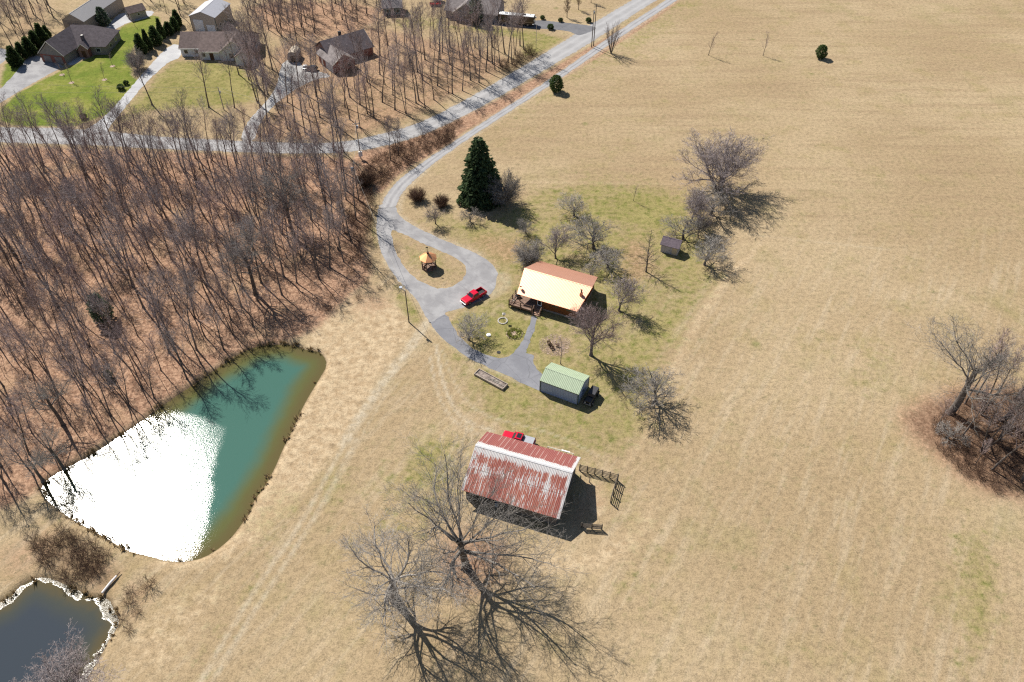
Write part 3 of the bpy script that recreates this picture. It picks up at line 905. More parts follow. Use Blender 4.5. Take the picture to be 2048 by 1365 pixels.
def needles(n, shape, size, seed, droop=0.3):
    """Loose sprays of needles filling a crown; shape(rnd) gives a place and an outward direction."""
    rnd = random.Random(seed)
    m = MB()
    for _ in range(n):
        p, o = shape(rnd)
        s = size * rnd.uniform(.6, 1.4)
        d = nrm(o[0] + rnd.gauss(0, .5), o[1] + rnd.gauss(0, .5), o[2] - droop + rnd.gauss(0, .45))
        e = child_dir(d, math.pi / 2, rnd.uniform(0, 6.28))
        tip = (p[0] + d[0] * s, p[1] + d[1] * s, p[2] + d[2] * s)
        w = s * .32
        mid = (p[0] + d[0] * s * .45, p[1] + d[1] * s * .45, p[2] + d[2] * s * .45)
        m.quad(p, (mid[0] + e[0] * w, mid[1] + e[1] * w, mid[2] + e[2] * w), tip, (mid[0] - e[0] * w, mid[1] - e[1] * w, mid[2] - e[2] * w))
    return m


def spruce_shape(H, R, tiers=24):
    br = []
    rr = random.Random(5)
    for t in range(tiers):
        z = .05 + .93 * (t / tiers) ** .9
        nb = int(14 * (1 - z) + 5)
        a0 = rr.uniform(0, 6)
        for k in range(nb):
            br.append((z, a0 + 6.283 * k / nb + rr.uniform(-.2, .2), rr.uniform(.72, 1.12)))

    def f(rnd):
        while True:
            z, a, q = rnd.choice(br)
            if rnd.random() < (1 - z) + .12: break
        rad = R * (1 - z) ** .82 * q + .12
        u = rnd.random() ** .55
        x = rad * u
        zz = z * H + .35 * x - .55 * x * x / R
        b = a + rnd.gauss(0, .10)
        return (math.cos(b) * x, math.sin(b) * x, zz), (math.cos(b), math.sin(b), 0)
    return f


def egg_shape(H, R, point=0.0):
    def f(rnd):
        z = rnd.random()
        prof = math.sin(math.pi * min(1, z * .88 + .1)) ** .6 * (1 - point * z)
        a = rnd.uniform(0, 6.283)
        lump = 1 + .16 * math.sin(a * 3 + z * 7) + .1 * math.sin(a * 5 - z * 11)
        rr = R * prof * lump * rnd.random() ** .3
        return (math.cos(a) * rr, math.sin(a) * rr, .1 + z * H), (math.cos(a), math.sin(a), .5)
    return f


def conifer(shape, n, size, seed, mat, H, droop):
    T = MB().tube([(0, 0, -.1), (0, 0, H * .5), (0, 0, H * .96)], [H * .018 + .03, H * .011 + .02, .015], 6)
    return T.mesh('trunk', M['bark']), needles(n, shape, size, seed, droop).mesh('crown', M[mat])


PR['spruce'] = conifer(spruce_shape(15.6, 5.3), 11500, .66, 1, 'needle', 15.6, .45)
PR['round_evergreen'] = conifer(egg_shape(4.4, 1.75), 2600, .38, 2, 'evergreen', 4.0, 0)
PR['cedar'] = conifer(egg_shape(5.2, 2.0, .88), 1900, .66, 3, 'evergreen', 4.4, -.2)
PR['pine'] = conifer(egg_shape(5.5, 2.0, .5), 1300, .45, 4, 'pale_evergreen', 5.2, 0)
PR['dot_shrub'] = conifer(egg_shape(1.1, .7), 500, .3, 6, 'evergreen', .9, 0)


def plant(name, label, cat, loc, key, scale=1.0, rz=0.0, group=None, tilt=(0, 0), sz=None):
    t = thing(name, label, cat, (loc[0], loc[1], 0), 0, group)
    t.rotation_euler = (tilt[0], tilt[1], rz)
    t.scale = (scale, scale, sz or scale)
    tm, cm = PR[key]
    if key in ('fruit_round', 'round_crown', 'fruit_wide'): t.scale = (scale * 1.12, scale * 1.12, scale * .84)
    if key in ('oak_west', 'oak_east', 'copse_oak'): t.scale = (scale * 1.18, scale * 1.18, scale * .94)
    if key == 'walnut': t.scale = (scale * 1.38, scale * 1.38, scale * .92)
    link('trunk', tm, t)
    link('crown', cm, t)
    return t


rnd = random.Random(77)
# ---- trees that stand by themselves: name, label, category, base pixel, kind of crown, scale, turn
SINGLE = [
    ('oak_tree', 'tall bare oak with a leaning trunk, the oak farther from the rusty barn', 'tree', (791, 1199), 'oak_west', 1.12, 3.4),
    ('oak_tree', 'huge bare oak whose crown reaches over the rusty barn roof', 'tree', (933, 1136), 'oak_east', 1.12, 1.2),
    ('small_tree', 'thin small bare tree between the huge oak and the barn wall', 'tree', (983, 1152), 'sapling', 1.70, .5),
    ('maple_tree', 'bare rose-grey maple in front of the log cabin by the green-roofed garage', 'tree', (1182, 711), 'maple', 1.25, .6),
    ('walnut_tree', 'large bare tree with several trunks and a fan crown at the hay field edge', 'tree', (1437, 380), 'walnut', 1.47, .4),
    ('larch_tree', 'bare straight tree with short level branches, west of the garden shed', 'tree', (1292, 544), 'larch', .95, 0),
    ('fruit_tree', 'low bare fruit tree with dark arching limbs just below the large fan-crowned tree', 'tree', (1421, 430), 'fruit_wide', 1.96, 2.0),
    ('fruit_tree', 'slim upright bare tree with a thin crown, north of the garden shed', 'tree', (1389, 428), 'fruit_vase', 1.26, 1.0),
    ('fruit_tree', 'vase-shaped bare tree between the slim tree and the garden shed', 'tree', (1381, 445), 'fruit_vase', 1.72, 2.2),
    ('fruit_tree', 'bent bare tree leaning over the roof of the garden shed', 'tree', (1366, 479), 'fruit_wide', 1.62, 3.6),
    ('fruit_tree', 'dense twiggy bare tree right behind the garden shed', 'tree', (1396, 476), 'fruit_vase', 1.15, 4.0),
    ('fruit_tree', 'round bare tree at the field edge, south-east of the garden shed', 'tree', (1409, 530), 'round_crown', 1.47, 5.0),
    ('sapling', 'thin bare sapling alone on the green lawn north of the shed', 'sapling', (1267, 402), 'sapling', 0.95, 0),
    ('fruit_tree', 'low spreading bare tree on the green lawn, east of the dark spruce', 'tree', (1148, 432), 'round_crown', 1.18, 0.7),
    ('fruit_tree', 'tall rounded bare tree north of the cabin, taller of a close pair', 'tree', (1187, 496), 'round_crown', 1.77, 1.5),
    ('fruit_tree', 'rounded bare tree north-east of the cabin, shorter of a close pair', 'tree', (1215, 535), 'round_crown', 1.32, 2.9),
    ('weeping_tree', 'tiny weeping bare tree just behind the cabin roof', 'tree', (1181, 551), 'fruit_wide', 0.69, 2.9),
    ('fruit_tree', 'crooked bare tree behind the cabin beside the big shrub', 'tree', (1111, 517), 'fruit_vase', 1.44, 4.4),
    ('fruit_tree', 'small pale bare tree at the end of the spruce shadow', 'tree', (1052, 467), 'fruit_round', 0.81, .2),
    ('fruit_tree', 'pruned bare tree with a pale trunk east of the cabin', 'tree', (1238, 622), 'fruit_vase', 1.61, 3.1),
    ('small_tree', 'slender dark bare tree behind the green-roofed garage', 'tree', (1121, 728), 'sapling', 1.25, 2.0),
    ('fruit_tree', 'round bare tree beside the driveway in front of the cabin', 'tree', (937, 680), 'fruit_round', 1.25, 2.4),
    ('round_tree', 'dense round bare tree east of the green-roofed garage at the field edge', 'tree', (1311, 806), 'round_crown', 1.77, 1.9),
    ('fruit_tree', 'fan-shaped bare tree leaning left, north of the gazebo', 'tree', (871, 448), 'fruit_vase', .95, 1.2),
    ('fruit_tree', 'forked bare tree at the foot of the dark spruce', 'tree', (940, 444), 'fruit_wide', .95, .9),
    ('large_shrub', 'large bare shrub half hidden right behind the dark spruce', 'shrub', (1008, 408), 'big_shrub', 1.5, .9),
    ('large_shrub', 'large twiggy shrub against the back corner of the log cabin', 'shrub', (1058, 530), 'big_shrub', 1.12, 2.0),
    ('brown_shrub', 'round brown shrub north of the gazebo, larger of two', 'shrub', (835, 401), 'bush', 1.15, 0),
    ('brown_shrub', 'round brown shrub north of the gazebo, smaller of two', 'shrub', (884, 412), 'bush', 1.0, 1.0),
    ('spruce_tree', 'tall dark green spruce north of the log cabin', 'conifer', (961, 398), 'spruce', 1.11, 0),
    ('round_evergreen', 'egg-shaped evergreen beside the lane at the edge of the field', 'evergreen', (1112, 183), 'round_evergreen', 1.05, 0),
    ('round_evergreen', 'round evergreen alone far out in the dry field', 'evergreen', (1641, 117), 'round_evergreen', .9, 1.6),
    ('field_sapling', 'thin bare sapling in the dry field nearer to the lane', 'sapling', (1417, 111), 'sapling', 1.55, 0),
    ('field_sapling', 'thin bare sapling in the dry field next to the round evergreen', 'sapling', (1526, 112), 'sapling', 1.50, 2.0),
    ('willow_bush', 'fan-shaped bare willow bush between road and field beside the paired poles', 'bush', (1222, 107), 'vase_shrub', 1.0, 0),
    ('pear_tree', 'oval bare tree on dry lawn, nearest the motorhome drive', 'tree', (1134, 36), 'pear', 1.0, 0),
    ('pear_tree', 'oval bare tree on dry lawn, second along the road', 'tree', (1157, 20), 'pear', .92, 2.0),
    ('pear_tree', 'oval bare tree on dry lawn, third and farthest along the road', 'tree', (1182, 6), 'pear', .95, 4.0),
    ('copse_tree', 'big bare oak with spreading limbs at the tip of the red-brown copse', 'tree', (1901, 826), 'copse_oak', 1.29, .8),
    ('copse_tree', 'leaning bare oak behind the big oak in the copse', 'tree', (2005, 841), 'copse_oak2', 1.27, 3.6),
    ('copse_tree', 'bare oak deepest in the copse at the field side', 'tree', (2082, 880), 'copse_oak', 1.12, 2.6),
    ('copse_tree', 'crooked pale-limbed tree in the lower part of the copse', 'tree', (1985, 940), 'forest1', 1.1, 1.0),
    ('copse_tree', 'slim bare tree just right of the big copse oak', 'tree', (1930, 808), 'forest3', 1.15, 2.0),
    ('copse_tree', 'twiggy bare tree between the two biggest copse oaks', 'tree', (1962, 830), 'forest7', 1.15, 3.0),
    ('copse_tree', 'bushy small tree at the foot of the big copse oak', 'tree', (1893, 876), 'fruit_wide', .95, .3),
    ('copse_tree', 'thorny small tree on the lower margin of the copse', 'tree', (1950, 930), 'forest5', .6, 1.3),
    ('copse_tree', 'dark bare tree at the lowest corner of the copse', 'tree', (2042, 965), 'forest4', 1.0, 4.0),
    ('copse_tree', 'tall straight bare tree at the upper edge of the copse', 'tree', (2030, 800), 'forest2', 1.25, 1.0),
    ('copse_tree', 'tall bare tree with twin stems in the heart of the copse', 'tree', (1995, 885), 'forest7', 1.25, 5.0),
    ('copse_tree', 'tall thin bare tree right at the inner side of the copse', 'tree', (2060, 850), 'forest0', 1.3, 2.0),
    ('copse_tree', 'slender bare tree behind the bushy one at the copse tip', 'tree', (1925, 872), 'forest3', 1.05, 4.0),
    ('copse_tree', 'many-branched bare tree in the lower middle of the copse', 'tree', (1962, 905), 'forest6', 1.1, 1.0),
    ('copse_tree', 'small bare tree leaning out at the outer margin of the copse', 'tree', (1872, 862), 'forest5', .75, 2.0),
    ('copse_tree', 'mid-sized bare tree on the upper margin of the copse, beside the big oak', 'tree', (1952, 792), 'forest1', 1.0, 3.0),
    ('pond_tree', 'big forked bare tree on the wooded bank of the larger pond', 'tree', (127, 851), 'pond_oak', .95, 2.4),
    ('pond_tree', 'bare tree with pale limbs at the water edge of the larger pond', 'tree', (128, 938), 'pond_oak', .72, 4.0),
    ('pond_tree', 'bare tree at the narrow tip of the larger pond', 'tree', (86, 962), 'pond_oak', .75, 5.2),
    ('edge_tree', 'pale-limbed big tree at the corner of the woods, nearest to the larger pond', 'tree', (512, 590), 'edge_oak', 1.08, 1.2),
    ('edge_tree', 'big bare tree at the wood edge casting a fan shadow toward the pole', 'tree', (590, 474), 'edge_oak', 1.15, 2.9),
    ('pond_tree', 'grey bare tree on the near bank of the smaller pond', 'tree', (165, 1420), 'walnut', 1.02, 1.8),
    ('lawn_tree', 'tall bare tree on the lawn beside the concrete drive', 'tree', (305, 211), 'forest0', 1.05, 0),
    ('lawn_tree', 'tall bare tree on the lawn in front of the white house', 'tree', (418, 215), 'forest2', 1.0, 1.0),
    ('lawn_tree', 'tall bare tree on the lawn beside the gravel drive', 'tree', (469, 216), 'forest4', .95, 2.0),
    ('young_tree', 'young bare tree in a mulch ring, nearest the hipped house', 'sapling', (225, 131), 'sapling', 0.85, 0),
    ('young_tree', 'young bare tree in a mulch ring, middle of the bright lawn', 'sapling', (209, 158), 'sapling', 1.00, 1.0),
    ('young_tree', 'young bare tree in a mulch ring, lowest on the bright lawn', 'sapling', (143, 164), 'sapling', 1.10, 2.0),
    ('young_tree', 'young bare tree in a mulch ring beside the asphalt drive', 'sapling', (124, 148), 'sapling', 0.75, 3.0),
    ('young_tree', 'young bare tree on the bright lawn below the small shed', 'sapling', (270, 53), 'sapling', 0.75, 4.0),
    ('dark_shrub', 'tall dark bare shrub on the lawn beside the concrete drive', 'shrub', (277, 138), 'big_shrub', 1.05, 4.0),
    ('dark_shrub', 'dark low thicket shrub below the pole with the grey transformer', 'shrub', (730, 372), 'bush', 1.35, 4.0),
    ('blue_spruce', 'bluish evergreen against the wall of the long workshop', 'evergreen', (212, 52), 'pine', 1.1, 0),
    ('green_pine', 'pale green pine in front of the grey house', 'evergreen', (952, 46), 'pine', 1.5, 0),
    ('pale_pine', 'grey-green young pine inside the woods', 'evergreen', (210, 640), 'pine', 1.2, 1.0),
    ('pale_pine', 'lone small green pine on leaf litter near the pond bank', 'evergreen', (219, 757), 'round_evergreen', .42, 1.0),
]
for nm, lb, ct, bp, key, s, rz in SINGLE:
    plant(nm, lb, ct, P(*bp), key, s, rz, None, (rnd.gauss(0, .02), rnd.gauss(0, .02)))

ROWS = [
    ('hedge_tree', 'dark green cedar in the row beside the asphalt drive, %s from the lawn end', 'cedars along the asphalt drive', [(34, 132), (48, 118), (64, 110), (76, 98), (90, 90), (97, 78)], 'cedar', 1.0),
    ('screen_tree', 'evergreen in the row between bright lawn and concrete drive, %s from the dark bare shrub', 'evergreens beside the concrete drive', [(285, 108), (300, 100), (314, 90), (326, 78), (338, 70), (350, 62), (356, 52)], 'cedar', .95),
]
for nm, lb, grp, pts, key, s in ROWS:
    for i, bp in enumerate(pts):
        plant(nm, lb % ('first', 'second', 'third', 'fourth', 'fifth', 'sixth', 'seventh')[i], 'evergreen', P(*bp), key, s * rnd.uniform(.7, 1.25), rnd.uniform(0, 6), grp, (rnd.gauss(0, .04), rnd.gauss(0, .04)), s * rnd.uniform(.75, 1.25))
for bp, lb in (((253, 170), 'small dark shrub on the bright lawn, upper of two by the concrete drive'), ((243, 180), 'small dark shrub on the bright lawn, lower of two by the concrete drive'), ((168, 238), 'small dark shrub near the junction of concrete drive and road'),
               ((1085, 39), 'small dark shrub behind the blacktop drive, next to the motorhome'), ((1121, 44), 'tiny dark shrub behind the middle of the blacktop drive'), ((1101, 59), 'small dark shrub on the green side of the blacktop drive'), ((1177, 45), 'dark shrub where the blacktop drive meets the road')):
    plant('small_shrub', lb, 'shrub', P(*bp), 'dot_shrub', rnd.uniform(.9, 1.3), rnd.uniform(0, 6))

# ---- trees along the road and round the brick house
ROADSIDE = [(557, 226), (590, 245), (633, 194), (639, 182), (599, 182), (742, 233), (748, 236), (735, 228), (720, 209), (786, 191), (810, 196), (832, 206), (838, 202), (866, 146), (875, 172), (897, 187), (905, 188), (925, 182), (941, 161), (952, 147), (972, 143), (776, 91), (793, 86), (810, 91), (676, 255), (515, 172), (527, 165), (668, 301), (688, 305), (958, 165), (990, 140), (1000, 132), (1016, 125), (1024, 128), (985, 128), (1010, 108), (1030, 110), (880, 120), (900, 130), (920, 120), (845, 160), (850, 120), (760, 150), (770, 170), (800, 150), (690, 215), (655, 225), (620, 215), (935, 105), (960, 112), (985, 95), (830, 100), (900, 95), (870, 85), (505, 135), (488, 128), (498, 160), (520, 180), (478, 150), (536, 190), (515, 205), (530, 130), (545, 140), (560, 160), (528, 150), (500, 140), (512, 120), (540, 110), (690, 170), (710, 180), (700, 195), (722, 150), (735, 165), (748, 120), (760, 112), (715, 140), (765, 205), (812, 228), (790, 220), (850, 215), (868, 200), (700, 240), (720, 255), (640, 235), (604, 232), (575, 258), (628, 290), (586, 285), (535, 290), (500, 290), (860, 95), (885, 105), (925, 95), (950, 95), (975, 120), (905, 150), (930, 140), (820, 130), (835, 145), (780, 130), (535, 245), (610, 265), (640, 270), (520, 215), (575, 205), (1048, 100), (1040, 92)]
for i, bp in enumerate(ROADSIDE):
    far = bp[1] < 130
    plant('roadside_tree', 'tall bare tree in the open grove between the brick house and the paved road', 'tree', P(*bp), rnd.choice(['forest0', 'forest1', 'forest2', 'forest3', 'forest4', 'forest7']), rnd.uniform(.85, 1.15), rnd.uniform(0, 6.28), 'bare trees between the brick house and the road', (rnd.gauss(0, .03), rnd.gauss(0, .03)))
for bp, lb in (((781, 321), 'bare tree on the brushy bank below the road, left of a pair'), ((797, 311), 'bare tree on the brushy bank below the road, right of a pair')):
    plant('bank_tree', lb, 'tree', P(*bp), 'forest1' if bp[0] < 790 else 'forest6', .82, rnd.uniform(0, 6))


def inside(p, poly):
    r = False
    for i in range(len(poly)):
        a, b = poly[i], poly[(i + 1) % len(poly)]
        if (a[1] > p[1]) != (b[1] > p[1]) and p[0] < (b[0] - a[0]) * (p[1] - a[1]) / (b[1] - a[1]) + a[0]: r = not r
    return r


def scatter(poly_px, gap, seed, avoid=(), limit=1000):
    poly = PL(poly_px)
    r = random.Random(seed)
    xs = [p[0] for p in poly]; ys = [p[1] for p in poly]
    out = []
    area = (max(xs) - min(xs)) * (max(ys) - min(ys))
    for _ in range(int(area / gap ** 2 * 14)):
        p = (r.uniform(min(xs), max(xs)), r.uniform(min(ys), max(ys)))
        if not inside(p, poly) or any(inside(p, a) for a in avoid): continue
        g = gap * r.uniform(.75, 1.25)
        if all((p[0] - q[0]) ** 2 + (p[1] - q[1]) ** 2 > g * g for q in out):
            out.append(p)
            if len(out) >= limit: break
    return out


WOODS = [
    # polygon, gap, label, group, scale range
    ([(-30, 318), (120, 300), (300, 306), (520, 318), (680, 318), (700, 345), (716, 400), (716, 470), (690, 540), (640, 560), (560, 570), (200, 560), (-30, 560)], 3.9,
     'slender bare tree in the leaf-strewn woods below the long road', 'bare trees in the upper part of the pond woods', (.8, 1.15)),
    ([(-40, 560), (200, 560), (560, 570), (600, 560), (585, 600), (555, 640), (500, 660), (470, 690), (380, 755), (230, 850), (120, 905), (60, 960), (-40, 980)], 4.4,
     'slender bare tree in the leaf-strewn woods close above the larger pond', 'bare trees in the lower part of the pond woods', (.75, 1.12)),
    ([(0, 0), (112, 0), (108, 38), (70, 78), (20, 92), (-40, 92), (-60, 0)], 5.0, 'bare tree in the pale woods behind the cedar row', 'bare trees behind the cedar row', (.8, 1.1)),
    ([(276, -4), (368, -4), (372, 30), (350, 40), (318, 20), (285, 8)], 5.0, 'bare tree at the wood edge between the small shed and the tall metal garage', 'bare trees beside the tall metal garage', (.7, 1.0)),
    ([(475, -6), (760, -6), (765, 20), (700, 60), (650, 62), (590, 92), (555, 70), (520, 66), (500, 40)], 4.4, 'bare tree in the woods behind the white house and the brick house', 'bare trees behind the white and brick houses', (.75, 1.05)),
]
woods = []
for poly, gap, lb, grp, (s0, s1) in WOODS:
    for p in scatter(poly, gap, len(woods) + 3):
        woods.append((p, lb, grp, rnd.uniform(s0, s1)))
woods.sort(key=lambda w: -w[3] / math.hypot(w[0][0], math.hypot(w[0][1], CAM_H)))
print('woodland trees', len(woods))
KEYS = ['forest0', 'forest1', 'forest2', 'forest3', 'forest4', 'forest5', 'forest5', 'forest6', 'forest7']
rest = []
for i, (p, lb, grp, s) in enumerate(woods):
    key, rz = rnd.choice(KEYS), rnd.uniform(0, 6.28)
    tilt = (rnd.gauss(0, .035), rnd.gauss(0, .035))
    if i < 300: plant('woodland_tree', lb, 'tree', p, key, s, rz, grp, tilt)
    else: rest.append((p, key, s, rz))


def merge(name, items, kind='stuff', extra=None):
    """Many copies welded into one object (for what nobody would count)."""
    vs_, fs, mats, mi = [], [], [], []
    n = 0
    cache = {}
    for p, key, s, rz in items:
        for me_ in PR[key]:
            if me_.name not in cache:
                a = np.empty(len(me_.vertices) * 3, np.float32); me_.vertices.foreach_get('co', a)
                cache[me_.name] = (a.reshape(-1, 3), [tuple(q.vertices) for q in me_.polygons])
            a, f = cache[me_.name]
            c, sn = math.cos(rz), math.sin(rz)
            b = np.stack([(a[:, 0] * c - a[:, 1] * sn) * s + p[0], (a[:, 0] * sn + a[:, 1] * c) * s + p[1], a[:, 2] * s], 1)
            vs_.append(b)
            fs += [tuple(i + n for i in q) for q in f]
            n += len(a)
            m = me_.materials[0]
            if m not in mats: mats.append(m)
            mi += [mats.index(m)] * len(f)
    me_ = bpy.data.meshes.new(name)
    me_.from_pydata(np.concatenate(vs_).tolist(), [], fs)
    for m in mats: me_.materials.append(m)
    me_.polygons.foreach_set('material_index', np.array(mi, np.int32))
    return tag(link(name, me_), kind=kind)


if rest: merge('far_woods', rest)

# ---- thin understory, brambles and bank grass that nobody could count
SMALL = tree_meshes('b', 61, [lv(3, .16, .03, 7, .2, 40, .5, .6, 3, .5), lv(2, .2, .02, 4, .1, 40, .5, .6, 3), lv(1, .2, 0, 0, 0, 0, 0, 0, 3, .6, .4, .011)], 1.7, .02, stems=11, spread=.9, flare=False, bark_m='brown_twig', twig_m='brown_twig')
PR['bramble'] = SMALL
items = []
for poly, gap in (([(735, 330), (800, 292), (860, 268), (920, 245), (915, 262), (905, 285), (850, 312), (790, 345), (760, 375), (740, 360)], 1.5),
                  ([(700, 400), (745, 380), (748, 470), (720, 520), (690, 500)], 2.0),
                  ([(690, 520), (745, 520), (760, 580), (700, 610), (640, 630)], 3.4),
                  ([(60, 1085), (130, 1060), (205, 1098), (225, 1115), (190, 1160), (160, 1172), (90, 1140)], 1.3),
                  ([(245, 1190), (300, 1170), (290, 1240), (235, 1290)], 2.2),
                  ([(1850, 860), (1900, 800), (2060, 790), (2090, 990), (1990, 985), (1910, 940)], 1.7),
                  ([(1000, 130), (1060, 98), (1072, 112), (1010, 150)], 1.8)):
    items += [(p, 'bramble', rnd.uniform(.6, 1.2), rnd.uniform(0, 6.28)) for p in scatter(poly, gap, len(items) + 1)]
merge('brambles', items)
items = [(p, 'pole_sapling', rnd.uniform(.5, 1.1), rnd.uniform(0, 6.28)) for p in scatter(WOODS[0][0], 6.0, 5) + scatter(WOODS[1][0], 6.0, 6) + scatter([(780, 100), (1050, 100), (1000, 145), (800, 215)], 5.5, 8)]
merge('undergrowth', items)


def tufts(name, places, h0, h1, nb, mat, seed, width=.05):
    r = random.Random(seed)
    m = MB()
    for x, y, z, s in places:
        for _ in range(nb):
            a = r.uniform(0, 6.283); b = r.uniform(.2, 1.0)
            hh = s * r.uniform(h0, h1)
            bx, by = x + r.gauss(0, .1) * s, y + r.gauss(0, .1) * s
            dx, dy = math.cos(a) * b * hh, math.sin(a) * b * hh
            w = width * s * r.uniform(.7, 1.4)
            px_, py_ = -math.sin(a) * w, math.cos(a) * w
            n = len(m.v)
            m.v += [(bx - px_, by - py_, z), (bx + px_, by + py_, z), (bx + dx, by + dy, z + hh)]
            m.f.append((n, n + 1, n + 2))
    return tag(m.build(name, M[mat]), kind='stuff')


pl = []
for poly in (MAIN_POND, LOW_POND):
    for a, b in zip(poly, poly[1:] + poly[:1]):
        L = math.hypot(b[0] - a[0], b[1] - a[1])
        for k in range(int(L / .45)):
            t = rnd.random()
            if rnd.random() > (.9 if a[0] < -38 else .05) or math.sin(a[0] * .9 + a[1] * 1.3) + math.sin(a[0] * .37 - a[1] * .5) < -.2: continue
            x, y = a[0] + (b[0] - a[0]) * t, a[1] + (b[1] - a[1]) * t
            ln = L or 1
            off = rnd.uniform(-.1, .9)
            pl.append((x + (b[1] - a[1]) / ln * off * -1, y + (b[0] - a[0]) / ln * off, -.38 + max(0, off) * .25, rnd.uniform(.7, 1.6)))
tufts('bank_grass', pl, .25, .6, 16, 'dry_blade', 4)

# ------------------------------------------------------------------ building materials
M['copper_roof'] = ribbed('copper_roof', (0.80, 0.425, 0.29), .30, 'X', .5, .85, .9, .05, .15)
M['log_wall'] = ribbed('log_wall', (0.22, 0.075, 0.022), .22, 'Z', .6, 0, .55, .2, .8)
M['log_dark'] = plain('log_dark', (0.085, 0.04, 0.022), .7, 0, .25, 4)
M['deck_wood'] = ribbed('deck_wood', (0.24, 0.155, 0.115), .16, 'X', .8, 0, .6, .25, .5)
M['rail_wood'] = plain('rail_wood', (0.15, 0.09, 0.06), .8, 0, .3, 5)
M['step_wood'] = plain('step_wood', (0.42, 0.27, 0.19), .8, 0, .2, 5)
M['green_roof'] = ribbed('green_roof', (0.36, 0.44, 0.30), .32, 'X', .5, .0, .72, .08, .5)
M['blue_siding'] = ribbed('blue_siding', (0.30, 0.38, 0.55), .32, 'X', .5, 0, .74, .06, .4)
M['blue_siding_y'] = ribbed('blue_siding_y', (0.30, 0.38, 0.55), .32, 'Y', .5, 0, .74, .06, .4)
M['dark_trim'] = plain('dark_trim', (0.045, 0.075, 0.075), .5)
M['white_paint'] = plain('white_paint', (0.78, 0.78, 0.76), .5, 0, .06)
M['cream_trim'] = plain('cream_trim', (0.70, 0.66, 0.58), .5, 0, .06)
M['glass'] = plain('glass', (0.02, 0.026, 0.033), .08, 0, .1, 1, .6)
M['grey_board'] = ribbed('grey_board', (0.20, 0.175, 0.16), .26, 'X', .85, 0, .45, .3, .7)
M['grey_board_y'] = ribbed('grey_board_y', (0.17, 0.15, 0.14), .26, 'Y', .85, 0, .45, .3, .7)
M['fence_wood'] = plain('fence_wood', (0.105, 0.09, 0.075), .9, 0, .35, 3)
M['pale_post'] = plain('pale_post', (0.32, 0.29, 0.25), .9, 0, .25, 3)
M['steel'] = plain('steel', (0.45, 0.45, 0.46), .35, .8, .1)
M['rubber'] = plain('rubber', (0.018, 0.018, 0.019), .85, 0, .15)
M['rim'] = plain('rim', (0.50, 0.50, 0.52), .3, .8, .06)
M['red_paint'] = plain('red_paint', (0.55, 0.002, 0.028), .22, 0, .03, 1, .5)
M['black_paint'] = plain('black_paint', (0.012, 0.012, 0.014), .2, 0, .05, 1, .5)
M['soft_top'] = plain('soft_top', (0.045, 0.045, 0.052), .6, 0, .1)
M['grey_cover'] = plain('grey_cover', (0.33, 0.34, 0.37), .55, 0, .06)
M['dark_grey_paint'] = plain('dark_grey_paint', (0.05, 0.055, 0.06), .2, 0, .05)
M['bed_liner'] = plain('bed_liner', (0.03, 0.03, 0.032), .8)
M['lamp_glass'] = plain('lamp_glass', (0.75, 0.75, 0.72), .2, 0, .03)
M['tail_red'] = plain('tail_red', (0.35, 0.01, 0.01), .3)
M['grey_shingle'] = plain('grey_shingle', (0.125, 0.105, 0.112), .9, 0, .22, 1.2, .2, .4)
M['brown_shingle'] = plain('brown_shingle', (0.165, 0.125, 0.115), .9, 0, .2, 1.2, .2, .4)
M['purple_shingle'] = plain('purple_shingle', (0.125, 0.10, 0.115), .9, 0, .2, 2, .2, .4)
M['pale_shingle'] = plain('pale_shingle', (0.215, 0.19, 0.185), .9, 0, .18, 1.2, .2, .4)
M['stone_wall'] = plain('stone_wall', (0.26, 0.225, 0.20), .85, 0, .2, 2, .2, .2)
M['taupe_siding'] = ribbed('taupe_siding', (0.23, 0.21, 0.195), .28, 'Z', .7, 0, .8, .08, .4)
M['tan_metal'] = ribbed('tan_metal', (0.38, 0.335, 0.29), .45, 'Y', .5, 0, .86, .06, .3)
M['tan_metal_x'] = ribbed('tan_metal_x', (0.30, 0.265, 0.235), .45, 'X', .5, 0, .86, .06, .3)
M['metal_roof'] = ribbed('metal_roof', (0.42, 0.42, 0.45), .6, 'X', .45, .25, .9, .05, .25)
M['metal_roof_grey'] = ribbed('metal_roof_grey', (0.30, 0.29, 0.29), .6, 'X', .55, .1, .9, .05, .25)
M['white_siding'] = ribbed('white_siding', (0.62, 0.65, 0.70), .26, 'Z', .6, 0, .85, .05, .3)
M['lavender_siding'] = ribbed('lavender_siding', (0.42, 0.40, 0.44), .3, 'X', .6, 0, .85, .06, .3)
M['tan_door'] = plain('tan_door', (0.50, 0.42, 0.32), .6, 0, .08)
M['grey_siding'] = ribbed('grey_siding', (0.27, 0.26, 0.29), .26, 'Z', .7, 0, .85, .06, .3)
M['teal_siding'] = plain('teal_siding', (0.09, 0.14, 0.145), .7, 0, .12)
M['rv_brown'] = plain('rv_brown', (0.075, 0.05, 0.035), .3, 0, .15)
M['rv_tan'] = plain('rv_tan', (0.30, 0.22, 0.14), .3, 0, .1)
M['pole_wood'] = plain('pole_wood', (0.15, 0.125, 0.10), .9, 0, .25, 1.5)
M['pole_pale'] = plain('pole_pale', (0.36, 0.335, 0.31), .9, 0, .2, 1.5)
M['transformer_grey'] = plain('transformer_grey', (0.36, 0.40, 0.45), .4, 0, .08)
M['wire'] = plain('wire', (0.42, 0.40, 0.36), .5)
M['black_metal'] = plain('black_metal', (0.02, 0.02, 0.021), .5)
M['stone_ring'] = plain('stone_ring', (0.42, 0.39, 0.35), .9, 0, .2, 5)
M['soil'] = plain('soil', (0.23, 0.19, 0.165), 1, 0, .45, 1.6, .1, .5)
M['mulch'] = plain('mulch', (0.36, 0.27, 0.21), 1, 0, .45, 1.1, .1, .6)
